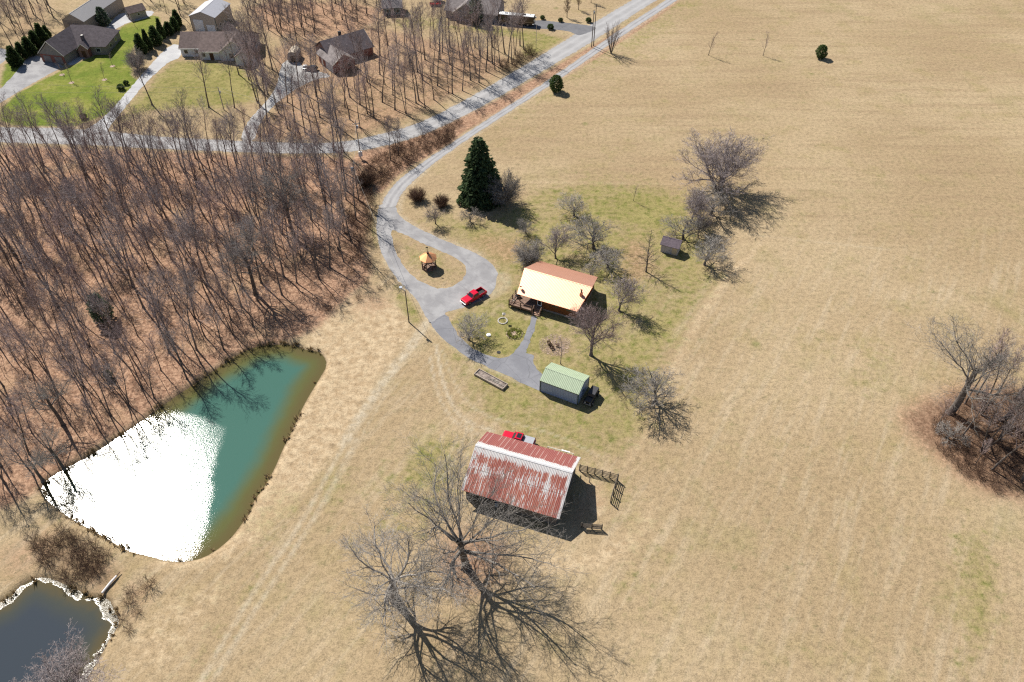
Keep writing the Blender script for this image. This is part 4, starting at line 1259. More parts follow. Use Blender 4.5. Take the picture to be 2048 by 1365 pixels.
M['old_plank'] = plain('old_plank', (0.33, 0.28, 0.23), .9, 0, .25, 3)
M['white_log'] = plain('white_log', (0.66, 0.62, 0.60), .7, 0, .1)
M['barrel_blue'] = plain('barrel_blue', (0.15, 0.24, 0.36), .5)
M['bed_leaf'] = bark('bed_leaf', (0.24, 0.26, 0.06), (0.46, 0.46, 0.16))


def brick_mat():
    t = NT('red_brick')
    b = t.n('TexBrick')
    t.put(b.inputs['Vector'], t.coord('Object', (1, 1, 1), (math.pi / 2, 0, 0)))
    t.put(b.inputs['Color1'], (0.20, 0.055, 0.04)); t.put(b.inputs['Color2'], (0.27, 0.085, 0.06)); t.put(b.inputs['Mortar'], (0.25, 0.19, 0.16))
    b.inputs['Scale'].default_value = 4
    return t.done(b.outputs[0], .9)


M['red_brick'] = brick_mat()


def rust_roof():
    t = NT('rusty_tin')
    co = t.coord()
    s = t.n('SeparateXYZ'); t.put(s.inputs[0], co)
    x, y = s.outputs[0], s.outputs[1]
    mp = t.n('Mapping'); t.put(mp.inputs['Vector'], co); mp.inputs['Scale'].default_value = (1.0, .16, .16)
    mp2 = t.n('Mapping'); t.put(mp2.inputs['Vector'], co); mp2.inputs['Scale'].default_value = (2.6, .22, .22)
    blot = t.noise(.55, 4, .6, mp.outputs[0])
    streak = t.noise(2.2, 4, .65, mp2.outputs[0])
    fine = t.noise(3.5, 4, .7, co)
    # worn paint: along the ridge, along the lap half way down, at the gable ends
    ridge = t.step(t.math('ABSOLUTE', t.math('SUBTRACT', y, 0.95)), .35, 1.75, .95, 0)
    lap = t.step(t.math('ABSOLUTE', t.math('ADD', y, 2.2)), 0, 1.5, .42, .08)
    endr = t.step(x, 8.3, 9.0, 0, .9)
    endl = t.step(x, -7.4, -6.3, .6, 0)
    near = t.step(y, 1.0, 1.4, 1, 0)
    m = t.math('MAXIMUM', ridge, t.math('MULTIPLY', near, t.math('MAXIMUM', lap, endl)))
    m = t.math('MAXIMUM', m, endr)
    m = t.math('ADD', m, t.math('MULTIPLY', t.math('SUBTRACT', blot, .5), t.step(y, 1, 1.4, 1.5, .8)))
    m = t.math('ADD', m, t.math('MULTIPLY', t.math('SUBTRACT', streak, .5), t.step(y, .9, 1.4, 3.0, 1.2)))
    m = t.math('ADD', m, t.math('MULTIPLY', t.math('SUBTRACT', fine, .5), .9))
    white = t.step(m, .36, .56)
    pan = t.math('ABSOLUTE', t.math('SUBTRACT', t.math('FRACT', t.math('MULTIPLY', x, 1 / .78)), .5))
    seam = t.math('MULTIPLY', t.step(pan, .42, .47), t.step(t.noise(1.2, 3, .6, mp.outputs[0]), .42, .52))
    rust = t.mix(t.step(blot, .35, .65), (0.29, 0.085, 0.065), (0.37, 0.125, 0.085))
    rust = t.mix(t.step(y, .9, 1.3, 0, .7), rust, (0.26, 0.085, 0.08))
    rust = t.mix(t.step(fine, .5, .75, 0, .6), rust, (0.20, 0.055, 0.045))
    rib = t.wave(2 * math.pi / .26 / 20, co, 'X')
    rust = t.mix(t.step(rib, 0, .4, .5, 0), rust, (0.14, 0.045, 0.04))
    pale = t.mix(t.step(rib, 0, .35, .35, 0), (0.54, 0.52, 0.51), (0.36, 0.33, 0.33))
    c = t.mix(white, rust, pale)
    c = t.mix(t.math('MULTIPLY', seam, .6), c, (0.50, 0.42, 0.38))
    lapl = t.math('MULTIPLY', near, t.step(t.math('ABSOLUTE', t.math('ADD', y, t.math('MULTIPLY_ADD', t.noise(.5, 2, .5, co), .2, 2.4))), 0, .06, .8, 0))
    c = t.mix(lapl, c, (0.10, 0.04, 0.03))
    return t.done(c, .62, 0, t.bump(rib, .6, .05), .3)


M['rusty_tin'] = rust_roof()


# ------------------------------------------------------------------ building pieces
def face_box(face, at, u0, u1, z0, z1, d0, d1):
    """A box lying on a wall face ('x+','x-','y+','y-') at coordinate AT, from d0 to d1 outwards."""
    m = MB()
    s = 1 if face[1] == '+' else -1
    a, b = sorted((at + s * d0, at + s * d1))
    if face[0] == 'x': m.box(a, b, u0, u1, z0, z1)
    else: m.box(u0, u1, a, b, z0, z1)
    return m


def window(par, face, at, u, z, w, h, frame='white_paint', name='window'):
    f = face_box(face, at, u - w / 2, u + w / 2, z, z + h, -.03, .05).build(name, M[frame], par)
    face_box(face, at, u - w / 2 + .09, u + w / 2 - .09, z + .09, z + h - .09, .05, .062).build('pane', M['glass'], f)
    return f


def door(par, face, at, u, z, w, h, mat='white_paint', name='door', pane=False):
    d = face_box(face, at, u - w / 2, u + w / 2, z, z + h, -.03, .06).build(name, M[mat], par)
    if pane: face_box(face, at, u - w / 2 + .14, u + w / 2 - .14, z + .25, z + h - .2, .06, .072).build('pane', M['glass'], d)
    else: face_box(face, at, u + w / 2 - .22, u + w / 2 - .14, z + h * .48, z + h * .52, .06, .12).build('handle', M['black_metal'], d)
    return d


def gable_walls(par, x0, x1, y0, y1, ze, zr, mat, yr=None, z0=-.05, name='wall'):
    yr = (y0 + y1) / 2 if yr is None else yr
    return MB().extrude_x([(y0, z0), (y1, z0), (y1, ze), (yr, zr), (y0, ze)], x0, x1).build(name, M[mat], par)


def gable_roof(par, x0, x1, y0, y1, ze, zr, mat, yr=None, t=.14, rx0=None, rx1=None, ridge=None, name='roof', ze2=None):
    """Two plates; y0,y1 at the eaves (height ze), the ridge may overhang (rx0, rx1)."""
    yr = (y0 + y1) / 2 if yr is None else yr
    rx0 = x0 if rx0 is None else rx0
    rx1 = x1 if rx1 is None else rx1
    m = MB()
    m.slab([(x0, y0, ze), (x1, y0, ze), (rx1, yr, zr), (rx0, yr, zr)], t)
    z2 = ze if ze2 is None else ze2
    m.slab([(rx0, yr, zr), (rx1, yr, zr), (x1, y1, z2), (x0, y1, z2)], t)
    r = m.build(name, M[mat], par)
    if ridge:
        e = .03
        c = MB()
        c.slab([(rx0 - .02, yr - .16, zr + e - .05), (rx1 + .02, yr - .16, zr + e - .05), (rx1 + .02, yr, zr + e), (rx0 - .02, yr, zr + e)], .02)
        c.slab([(rx0 - .02, yr, zr + e), (rx1 + .02, yr, zr + e), (rx1 + .02, yr + .16, zr + e - .05), (rx0 - .02, yr + .16, zr + e - .05)], .02)
        c.build('ridge_cap', M[ridge], r)
    return r


def barge(par, x, y0, yr, y1, ze, zr, mat, w=.22, ze2=None):
    m = MB()
    for a, za, b, zb in ((y0, ze, yr, zr), (yr, zr, y1, ze if ze2 is None else ze2)):
        n = len(m.v)
        m.v += [(x, a, za - w), (x + .06, a, za - w), (x + .06, a, za + .03), (x, a, za + .03), (x, b, zb - w), (x + .06, b, zb - w), (x + .06, b, zb + .03), (x, b, zb + .03)]
        m.f += [tuple(n + i for i in q) for q in ((0, 1, 2, 3), (7, 6, 5, 4), (0, 4, 5, 1), (1, 5, 6, 2), (2, 6, 7, 3), (3, 7, 4, 0))]
    return m.build('barge_board', M[mat], par)


R = math.radians
# ---- log cabin
cab = thing('log_cabin', 'log cabin with a shiny copper-coloured metal roof and a wooden porch', 'cabin', (9.6, 127.5), R(-24.4))
gable_walls(cab, -2.7, 6.2, -5.3, 5.4, 2.95, 4.98, 'log_wall', -.2)
MB().extrude_x([(-2.9, -.05), (5.4, -.05), (5.4, 2.95), (-.2, 4.96), (-2.9, 4.0)], -5.9, -2.7).build('porch_wall', M['log_wall'], cab)
MB().box(-5.95, 6.25, -5.35, 5.45, -.05, .45).build('foundation', M['stone_wall'], cab)
gable_roof(cab, -6.7, 6.6, -6.0, 6.0, 3.0, 5.25, 'copper_roof', -.2, .1, -7.6, 7.5, 'copper_roof')
dk = MB().box(-8.0, -2.72, -7.4, -2.92, .82, .95).box(-2.70, -1.0, -6.7, -5.37, .82, .95).build('deck', M['deck_wood'], cab)
MB().box(-8.0, -2.72, -7.43, -7.40, .55, .82).box(-8.03, -8.0, -7.4, -2.92, .55, .82).build('deck_skirt', M['rail_wood'], cab)
POSTS = [(-7.9, -7.3), (-5.3, -7.3), (-2.8, -7.3), (-7.9, -5.6), (-7.9, -3.9)]
for x, y in POSTS: MB().box(x - .08, x + .08, y - .08, y + .08, -.1, 2.1).build('post', M['rail_wood'], cab)
for (x0, y0), (x1, y1) in ((POSTS[0], POSTS[1]), (POSTS[1], POSTS[2]), (POSTS[0], POSTS[3]), (POSTS[3], POSTS[4])):
    for z in (1.4, 1.95):
        if y0 == y1: MB().box(x0 + .08, x1 - .08, y0 - .04, y0 + .04, z - .05, z + .05).build('railing', M['rail_wood'], cab)
        else: MB().box(x0 - .04, x0 + .04, y0 + .08, y1 - .08, z - .05, z + .05).build('railing', M['rail_wood'], cab)
for i in range(3): MB().box(-2.45, -1.05, -7.55 + i * .3, -7.25 + i * .3, .2 * i + .05, .2 * i + .22).build('step', M['step_wood'], cab)
for x in (-2.55, -.95):
    MB().box(x - .05, x + .05, -7.6, -7.5, -.05, 1.3).box(x - .05, x + .05, -6.75, -6.65, .95, 1.9).tube([(x, -7.55, 1.28), (x, -6.7, 1.86)], .045, 6, True).build('handrail', M['step_wood'], cab)
door(cab, 'y-', -5.3, -1.9, .95, 1.0, 1.98, 'white_paint', 'door', True)
window(cab, 'y-', -5.3, 1.6, 1.7, 1.3, .8, 'log_dark'); window(cab, 'y-', -5.3, 4.6, 1.7, 1.3, .8, 'log_dark')
window(cab, 'y-', -2.9, -4.3, 1.5, 1.6, 1.2, 'white_paint')
window(cab, 'x+', 6.2, -2.5, 1.6, 1.2, 1.0, 'log_dark'); window(cab, 'x+', 6.2, 2.2, 1.6, 1.2, 1.0, 'log_dark')
window(cab, 'x-', -5.9, 2.0, 1.6, 1.2, 1.0, 'log_dark')
for x in (-6.2,): MB().box(x - .09, x + .09, -5.7, -5.52, .95, 2.94).build('porch_post', M['log_dark'], cab)
ch = MB().box(5.75, 6.25, -2.75, -2.25, 4.0, 5.15).build('chimney', M['copper_roof'], cab)
MB().cyl(6.0, -2.5, 5.15, 5.75, .14, 12).build('flue', M['log_dark'], ch)
MB().cyl(6.0, -2.5, 5.78, 5.9, .24, 12, .08).build('flue_cap', M['log_dark'], ch)
di = MB()
prof = [(0, 0), (.16, .03), (.30, .085), (.40, .15)]
for i, (r0, h0) in enumerate(prof[1:]): di.tube([(0, 0, prof[i][1]), (0, 0, h0)], [max(prof[i][0], .01), r0], 16)
dish = di.build('satellite_dish', M['log_dark'], cab)
dish.location = (-6.4, -4.9, 4.1); dish.rotation_euler = (R(-48), R(-10), 0)
MB().tube([(-6.4, -5.0, 3.35), (-6.4, -4.95, 4.08)], .03, 6, True).build('dish_mast', M['steel'], cab)
ck = MB().frustum((-.45, .45, -.3, .3), (-.4, .4, -.26, .26), 1.35, 1.75).box(-.35, -.29, -.2, -.14, .95, 1.35).box(.29, .35, .14, .2, .95, 1.35).box(.29, .35, -.2, -.14, .95, 1.35).box(-.35, -.29, .14, .2, .95, 1.35).box(-.7, -.46, -.25, .25, 1.5, 1.54)


def on_cabin(x, y): return (9.6 + x * math.cos(R(-24.4)) - y * math.sin(R(-24.4)), 127.5 + x * math.sin(R(-24.4)) + y * math.cos(R(-24.4)))


gr = ck.build('barbecue_grill', M['black_metal'], None)
gr.location = (*on_cabin(-7.0, -4.6), 0); gr.rotation_euler = (0, 0, R(30))
tag(gr, 'black barbecue grill with a side shelf on the cabin deck', 'grill')
tb = thing('patio_chair', 'pale patio chair at the outer corner of the cabin deck', 'chair', (*on_cabin(-7.3, -6.6), .95), R(-60))
MB().box(-.25, .25, -.25, .25, .40, .45).build('seat', M['old_plank'], tb)
MB().box(-.25, .25, .22, .27, .45, .95).build('backrest', M['old_plank'], tb)
for x in (-.22, .22):
    for y in (-.22, .2): MB().box(x - .025, x + .025, y - .025, y + .025, 0, .40).build('leg', M['old_plank'], tb)

# ---- gazebo
gz = thing('gazebo', 'small wooden gazebo with an octagonal copper roof inside the lane loop', 'gazebo', (-18.25, 137.35), R(10))
oct_ = lambda r, z, o=22.5: [(r * math.cos(R(o + 45 * k)), r * math.sin(R(o + 45 * k)), z) for k in range(8)]
rf = MB()
e, a = oct_(1.95, 2.65), (0, 0, 3.85)
for k in range(8): rf.slab([e[k], e[(k + 1) % 8], a], .06)
M['gazebo_roof'] = plain('gazebo_roof', (0.86, 0.40, 0.19), .5, .8, .06, 1, .4)
roof = rf.build('roof', M['gazebo_roof'], gz)
MB().prism([(p[0], p[1]) for p in oct_(.26, 0)], 3.7, 4.15).build('cupola', M['log_dark'], roof)
MB().tube([(0, 0, 4.15), (0, 0, 5.6)], .035, 6, True).box(-.3, .15, -.015, .015, 5.25, 5.5).build('weather_vane', M['black_metal'], roof)
MB().prism([(p[0], p[1]) for p in oct_(1.75, 0)], -.05, .28).build('floor_deck', M['deck_wood'], gz)
for k in range(8):
    p = oct_(1.6, 0)[k]
    MB().cyl(p[0], p[1], .28, 2.62, .075, 8).build('post', M['log_dark'], gz)
for k in range(8):
    if k == 5: continue
    p, q = oct_(1.6, 0)[k], oct_(1.6, 0)[(k + 1) % 8]
    m = MB()
    for z in (.45, 1.1): m.tube([(p[0], p[1], z), (q[0], q[1], z)], .04, 6)
    for j in range(1, 6):
        x, y = p[0] + (q[0] - p[0]) * j / 6, p[1] + (q[1] - p[1]) * j / 6
        m.tube([(x, y, .45), (x, y, 1.1)], .025, 4)
    m.build('railing', M['log_dark'], gz)
    m = MB()
    m.tube([(p[0], p[1], 2.45), (q[0], q[1], 2.45)], .04, 6)
    for f0, f1 in ((0, .35), (1, .65)):
        m.tube([(p[0] + (q[0] - p[0]) * f0, p[1] + (q[1] - p[1]) * f0, 2.0), (p[0] + (q[0] - p[0]) * f1, p[1] + (q[1] - p[1]) * f1, 2.45)], .03, 5)
    m.build('bracket', M['log_dark'], gz)
    if k in (1, 2, 3): MB().slab([(p[0] * .92, p[1] * .92, .75), (q[0] * .92, q[1] * .92, .75), (q[0] * .68, q[1] * .68, .75), (p[0] * .68, p[1] * .68, .75)], .05).build('bench', M['step_wood'], gz)

# ---- green-roofed garage
gg = thing('metal_garage', 'pale blue ribbed metal garage with a light green roof at the driveway end', 'garage', (9.75, 101.0), R(-26.8))
MB().box(-3.8, 3.8, -2.5, 2.5, -.05, 2.86).build('wall', M['blue_siding'], gg)
MB().extrude_x([(-2.5, 2.86), (2.5, 2.86), (-.1, 3.95)], 3.72, 3.79).build('gable', M['blue_siding_y'], gg)
MB().extrude_x([(-2.5, 2.86), (2.5, 2.86), (-.1, 3.95)], -3.79, -3.72).build('gable', M['blue_siding_y'], gg)
MB().box(3.80, 3.83, -2.38, 2.38, 0, 2.86).build('end_cladding', M['blue_siding_y'], gg)
gable_roof(gg, -3.92, 3.92, -2.62, 2.62, 2.94, 4.08, 'green_roof', -.1, .08, None, None, 'green_roof')
for x in (-3.8, 3.8):
    for y in (-2.5, 2.5): MB().box(x - .09, x + .09, y - .09, y + .09, -.05, 2.87).build('corner_trim', M['dark_trim'], gg)
MB().box(-3.9, 3.9, -2.615, -2.59, 2.72, 2.86).build('eave_trim', M['dark_trim'], gg)
gd = door(gg, 'x-', -3.8, -.2, 0, 2.8, 2.3, 'white_paint', 'garage_door')
window(gg, 'x+', 3.83, -.3, 1.5, .5, .5, 'dark_trim')

# ---- rusty barn
bn = thing('old_barn', 'old barn with a rust-red and white streaked tin roof and grey boards', 'barn', (.75, 79.2), R(-19.5))
gable_roof(bn, -7.5, 9.1, -5.95, 6.1, 3.0, 6.5, 'rusty_tin', 1.0, .06, ze2=4.0)
bn_roof = bn.children[0]
bmx = bn_roof.data
RIDGE = MB()
RIDGE.slab([(-7.52, .72, 6.42), (9.12, .72, 6.42), (9.12, 1.0, 6.54), (-7.52, 1.0, 6.54)], .03)
RIDGE.slab([(-7.52, 1.0, 6.54), (9.12, 1.0, 6.54), (9.12, 1.25, 6.44), (-7.52, 1.25, 6.44)], .03)
M['tin_white'] = plain('tin_white', (0.62, 0.61, 0.61), .5, 0, .1, 2)
RIDGE.build('ridge_cap', M['tin_white'], bn_roof)
MB().box(2.3, 8.6, -5.35, -5.2, -.05, 3.12).build('front_wall', M['grey_board'], bn)
MB().box(-6.9, 8.6, 5.45, 5.6, -.05, 4.1).build('back_wall', M['grey_board'], bn)
lw = MB()
lw.extrude_x([(-5.2, -.05), (5.45, -.05), (5.45, 4.18), (1.0, 6.35), (-5.2, 3.28)], -6.9, -6.75)
lw.build('end_wall', M['grey_board_y'], bn)
rw = MB()
rw.extrude_x([(-5.2, -.05), (-1.6, -.05), (-1.6, 5.02), (-5.2, 3.28)], 8.45, 8.6)
rw.extrude_x([(2.2, -.05), (5.45, -.05), (5.45, 4.18), (2.2, 5.78)], 8.45, 8.6)
rw.extrude_x([(-1.6, 2.9), (2.2, 2.9), (2.2, 5.74), (1.0, 6.35), (-1.6, 5.02)], 8.45, 8.6)
rw.build('end_wall', M['grey_board_y'], bn)
for x in (-6.8, -3.8, -.8, 2.2): MB().box(x - .1, x + .1, -5.38, -5.18, -.05, 3.1).build('post', M['fence_wood'], bn)
MB().box(-6.9, 2.3, -5.34, -5.22, 2.85, 3.1).build('beam', M['fence_wood'], bn)
MB().box(-6.7, 2.2, .2, .35, -.05, 4.5).build('inner_wall', M['grey_board'], bn)
m = barge(bn, 9.12, -5.95, 1.0, 6.1, 3.0, 6.5, 'tin_white', .16, 4.0)


def on_barn(x, y): return (.75 + x * math.cos(R(-19.5)) - y * math.sin(R(-19.5)), 79.2 + x * math.sin(R(-19.5)) + y * math.cos(R(-19.5)))


bl = MB().cyl(0, 0, 0, .12, .27, 16, .29).cyl(0, 0, .12, .78, .29, 16).cyl(0, 0, .78, .9, .29, 16, .27).build('barrel', M['barrel_blue'])
bl.location = (*on_barn(-1.7, -5.0), 0)
tag(bl, 'blue barrel standing in the open front of the rusty barn', 'barrel')

# ---- corral fences
def fence(label, x0, y0, x1, y1, nposts, h, rails, mat='fence_wood', lean=0):
    L = math.hypot(x1 - x0, y1 - y0)
    t = thing('rail_fence', label, 'fence', (x0, y0), math.atan2(y1 - y0, x1 - x0))
    t.rotation_euler[0] = lean
    for i in range(nposts):
        x = L * i / (nposts - 1)
        MB().box(x - .07, x + .07, -.07, .07, -.1, h).build('post', M[mat], t)
    for k in range(rails):
        z = .25 + (h - .4) * k / (rails - 1)
        w = rnd.uniform(-.03, .03)
        MB().box(-.12, L / 2, -.12, -.07, z - .065, z + .065).box(L / 2, L + .12, -.117, -.07, z - .065 + w, z + .065 + w).build('rail', M[mat], t)
    return t


fence('dark five-rail corral fence running out from the barn corner', 11.5, 82.2, 17.7, 80.2, 6, 1.75, 5)
fence('dark corral fence at the far end of the barnyard, closing its east side', 17.75, 80.0, 16.2, 75.6, 4, 1.9, 5)
fence('short free-standing piece of board fence below the barnyard', 11.1, 70.9, 14.3, 70.6, 3, 1.5, 6)
fpost = thing('fence_post', 'grey post standing alone in the shade of the barnyard', 'post', P(1179, 965), 0, 'loose posts in the barnyard')
MB().box(-.07, .07, -.07, .07, -.1, 1.4).build('post', M['pale_post'], fpost)
for bp in ((1158, 1000), (1147, 1000), (1161, 962)): copy_tree(fpost, None, (*P(*bp), 0), (0, R(rnd.uniform(-4, 4)), rnd.uniform(0, 3)))

rk = thing('gate_panel', 'white pipe gate panel leaning on the ground behind the barn', 'gate panel', on_barn(5.0, 8.7), R(-19.5))
for z in (.35, 1.05): MB().tube([(-2.3, 0, z), (2.3, 0, z)], .045, 6, True).build('rail', M['white_paint'], rk)
for x in (-2.3, -1.1, 0, 1.1, 2.3): MB().tube([(x, 0, 0), (x, 0, 1.1)], .045, 6, True).build('upright', M['white_paint'], rk)
MB().box(.1, 1.6, .12, .42, .75, .82).build('plate', M['white_paint'], rk)
for x in (-2.3, 2.3): MB().tube([(x, 0, 1.05), (x, .5, 0)], .04, 6, True).build('stay', M['white_paint'], rk)

# ---- garden shed
sh = thing('garden_shed', 'small grey-lilac garden shed with a dark shingle roof', 'shed', (35.55, 142.95), R(-24.5))
gable_walls(sh, -1.95, 1.9, -1.0, 1.6, 2.2, 2.95, 'lavender_siding', .75)
gable_roof(sh, -2.25, 2.15, -1.3, 1.85, 2.15, 3.1, 'purple_shingle', .8, .1, None, None, 'purple_shingle')
door(sh, 'y-', -1.0, 1.15, .1, 1.1, 1.9, 'tan_door'); door(sh, 'y-', -1.0, -.4, .1, 1.2, 1.9, 'lavender_siding')

# ---- hipped house with garage wing
hp = thing('hipped_house', 'large brown-grey hip-roofed house with a two-door garage wing', 'house', (-134, 246))


def hip_roof(par, x0, x1, y0, y1, ze, zr, rx0, rx1, yr, mat, t=.15):
    m = MB()
    m.slab([(x0, y0, ze), (x1, y0, ze), (rx1, yr, zr), (rx0, yr, zr)], t)
    m.slab([(rx0, yr, zr), (rx1, yr, zr), (x1, y1, ze), (x0, y1, ze)], t)
    m.slab([(x1, y0, ze), (x1, y1, ze), (rx1, yr, zr)], t)
    m.slab([(x0, y1, ze), (x0, y0, ze), (rx0, yr, zr)], t)
    return m.build('roof', M[mat], par)


MB().box(-7.0, 6.1, -1.6, 10.3, -.05, 2.75).build('wall', M['taupe_siding'], hp)
hip_roof(hp, -7.3, 6.5, -2.1, 10.6, 2.8, 7.15, -5.4, .7, 4.25, 'grey_shingle')
wing = MB().extrude_x([(-4.3, -.05), (4.3, -.05), (4.3, 2.75), (0, 6.5), (-4.3, 2.75)], 0, 10).build('garage_wing', M['taupe_siding'], hp)
wing.location = (-8.35, -7.4, 0); wing.rotation_euler = (0, 0, R(76))
wr = gable_roof(hp, -.3, 13.2, -4.7, 4.7, 2.75, 6.95, 'grey_shingle')
wr.location = wing.location; wr.rotation_euler = wing.rotation_euler
face_box('x-', 0, -4.25, 4.25, 0, 2.5, .0, .05).build('brick_front', M['red_brick'], wing)
for u in (-2.0, 2.0):
    door(wing, 'x-', -.05, u, 0, 2.7, 2.15, 'pale_shingle', 'garage_door')
barge(wing, -.36, -4.7, 0, 4.7, 2.75, 6.95, 'cream_trim')
en = MB().extrude_x([(-1.5, -.05), (1.5, -.05), (1.5, 2.7), (0, 4.1), (-1.5, 2.7)], 0, 3).build('entry_porch', M['red_brick'], hp)
en.location = (-.3, -3.6, 0); en.rotation_euler = (0, 0, R(90))
er = gable_roof(hp, -.2, 5, -1.8, 1.8, 2.7, 4.4, 'grey_shingle'); er.location = en.location; er.rotation_euler = en.rotation_euler
barge(en, -.26, -1.8, 0, 1.8, 2.7, 4.4, 'cream_trim', .16)
door(en, 'x-', 0, 0, 0, 1.2, 2.1, 'log_dark', 'door')
window(hp, 'y-', -1.6, 3.6, .9, 1.4, 1.3); window(hp, 'y-', -1.6, -4.2, .9, 1.4, 1.3)
window(hp, 'x+', 6.1, 2.0, .9, 1.3, 1.2); window(hp, 'x+', 6.1, 6.5, .9, 1.3, 1.2)
MB().box(-1.1, -.3, -.6, .2, 3.8, 5.6).build('chimney', M['grey_shingle'], hp)
MB().box(-1.0, -.4, -.5, .1, 5.6, 5.75).build('chimney_cap', M['cream_trim'], hp)

# ---- long workshop
ws = thing('long_workshop', 'long tan metal workshop with a grey roof behind the hip-roofed house', 'workshop', (-144, 261), R(78))
MB().box(0, 22, -3.9, 4.2, -.05, 4.1).build('wall', M['tan_metal_x'], ws)
for x in (0, 21.92): MB().extrude_x([(-3.9, 4.1), (4.2, 4.1), (.2, 6.25)], x, x + .08).build('gable', M['tan_metal'], ws)
gable_roof(ws, -.4, 22.4, -4.2, 4.5, 4.15, 6.5, 'metal_roof_grey', .2, .1, None, None, 'metal_roof_grey')
door(ws, 'x-', 0, .3, 0, 3.6, 3.2, 'pale_shingle', 'garage_door')
window(ws, 'y-', -3.9, 6, 1.4, 1, .8); window(ws, 'y-', -3.9, 12, 1.4, 1, .8); door(ws, 'y-', -3.9, 9, 0, 1, 2.1, 'log_dark')

# ---- little shed beside it
p = P(258, 38)
ls = thing('tool_shed', 'small tan shed beside the long workshop at the edge of the lawn', 'shed', (p[0], p[1]), R(40))
gable_walls(ls, 0, 5.6, -2.1, 2.1, 2.4, 3.8, 'tan_metal')
gable_roof(ls, -.3, 5.9, -2.4, 2.4, 2.35, 3.95, 'brown_shingle')
window(ls, 'x-', 0, .8, 1.0, .9, 1.0); door(ls, 'x-', 0, -.8, 0, .95, 2.0, 'log_dark'); window(ls, 'y-', -2.1, 3, 1, .9, .9)

# ---- white ranch house
rh = thing('white_house', 'low white-sided house with a brown roof and front gable beside the concrete drive', 'house', (-95, 245))
gable_walls(rh, -9.0, -2.6, -1.9, 7.7, 2.65, 5.75, 'white_siding', 2.9)
gable_walls(rh, -2.6, 13.2, -4.2, 8.6, 2.65, 6.05, 'white_siding', 2.2)
gable_roof(rh, -9.4, -2.55, -2.3, 8.1, 2.7, 6.0, 'brown_shingle', 2.9)
gable_roof(rh, -2.5, 13.6, -4.7, 9.1, 2.7, 6.3, 'brown_shingle', 2.2)
fg = MB().extrude_x([(-4.7, -.05), (4.7, -.05), (4.7, 2.6), (0, 6.1), (-4.7, 2.6)], 0, 7).build('front_gable', M['white_siding'], rh)
fg.location = (8.8, -4.9, 0); fg.rotation_euler = (0, 0, R(90))
fr = gable_roof(rh, -.4, 7.5, -5.1, 5.1, 2.65, 6.45, 'brown_shingle', None, .15, None, None); fr.location = fg.location; fr.rotation_euler = fg.rotation_euler
barge(fg, -.46, -5.1, 0, 5.1, 2.65, 6.45, 'cream_trim', .25)
window(fg, 'x-', 0, 1.2, .8, 1.5, 1.6)
pg = MB().extrude_x([(-2.6, -.05), (2.6, -.05), (2.6, 2.5), (0, 4.3), (-2.6, 2.5)], 0, 4).build('porch_gable', M['white_siding'], rh)
pg.location = (12.2, -8.2, 0); pg.rotation_euler = (0, 0, R(90))
pr = gable_roof(rh, -.4, 4.2, -3.0, 3.0, 2.5, 4.6, 'brown_shingle'); pr.location = pg.location; pr.rotation_euler = pg.rotation_euler
bg_ = MB().extrude_x([(-2.2, 2.6), (2.2, 2.6), (0, 5.6)], 0, 5).build('rear_gable', M['white_siding'], rh)
bg_.location = (3.6, 11.0, 0); bg_.rotation_euler = (0, 0, R(-90))
MB().box(1.5, 5.7, 6.0, 10.9, -.05, 2.6).build('rear_wing', M['white_siding'], rh)
br = gable_roof(rh, -.3, 7.5, -2.7, 2.7, 2.6, 6.0, 'brown_shingle'); br.location = bg_.location; br.rotation_euler = bg_.rotation_euler
MB().box(-9.4, -2.55, -2.36, -2.30, 2.5, 2.74).build('fascia', M['white_paint'], rh)
MB().box(-2.5, 3.7, -4.76, -4.70, 2.5, 2.74).build('fascia', M['white_paint'], rh)
for x in (-7.4, -4.2): window(rh, 'y-', -1.9, x, .9, 1.3, 1.3)
window(rh, 'y-', -4.2, -1.2, .9, 1.2, 1.3); door(rh, 'y-', -4.2, 1.2, 0, 1.2, 2.1, 'log_dark')
MB().cyl(5.2, .6, 4.6, 5.6, .12, 10).build('vent_pipe', M['black_metal'], rh)

# ---- tall metal garage
mg = thing('tall_garage', 'tall tan metal garage with a pale roof behind the white house', 'garage', (-101, 267), R(80))
MB().box(-5.1, 6.6, -4.5, 4.3, -.05, 4.95).build('wall', M['tan_metal_x'], mg)
for x in (-5.18, 6.6): MB().extrude_x([(-4.5, 4.95), (4.3, 4.95), (-.1, 6.5)], x, x + .08).build('gable', M['tan_metal'], mg)
MB().box(-5.18, -5.10, -4.42, 4.22, 0, 4.95).build('front_cladding', M['tan_metal'], mg)
gable_roof(mg, -5.35, 6.9, -4.75, 4.55, 5.0, 6.7, 'metal_roof', -.1, .1, None, None, 'metal_roof')
for y in (-4.5, 4.3): MB().box(-5.22, -5.06, y - .08, y + .08, 0, 4.97).build('corner_trim', M['dark_trim'], mg)
door(mg, 'x-', -5.18, 1.7, 0, 3.4, 3.9, 'white_siding', 'tall_door'); door(mg, 'x-', -5.18, -2.4, 0, 2.9, 2.4, 'white_siding', 'garage_door')
for x in (-2.5, 1.0, 3.8): window(mg, 'y-', -4.5, x, 1.2, .8, 1.0)

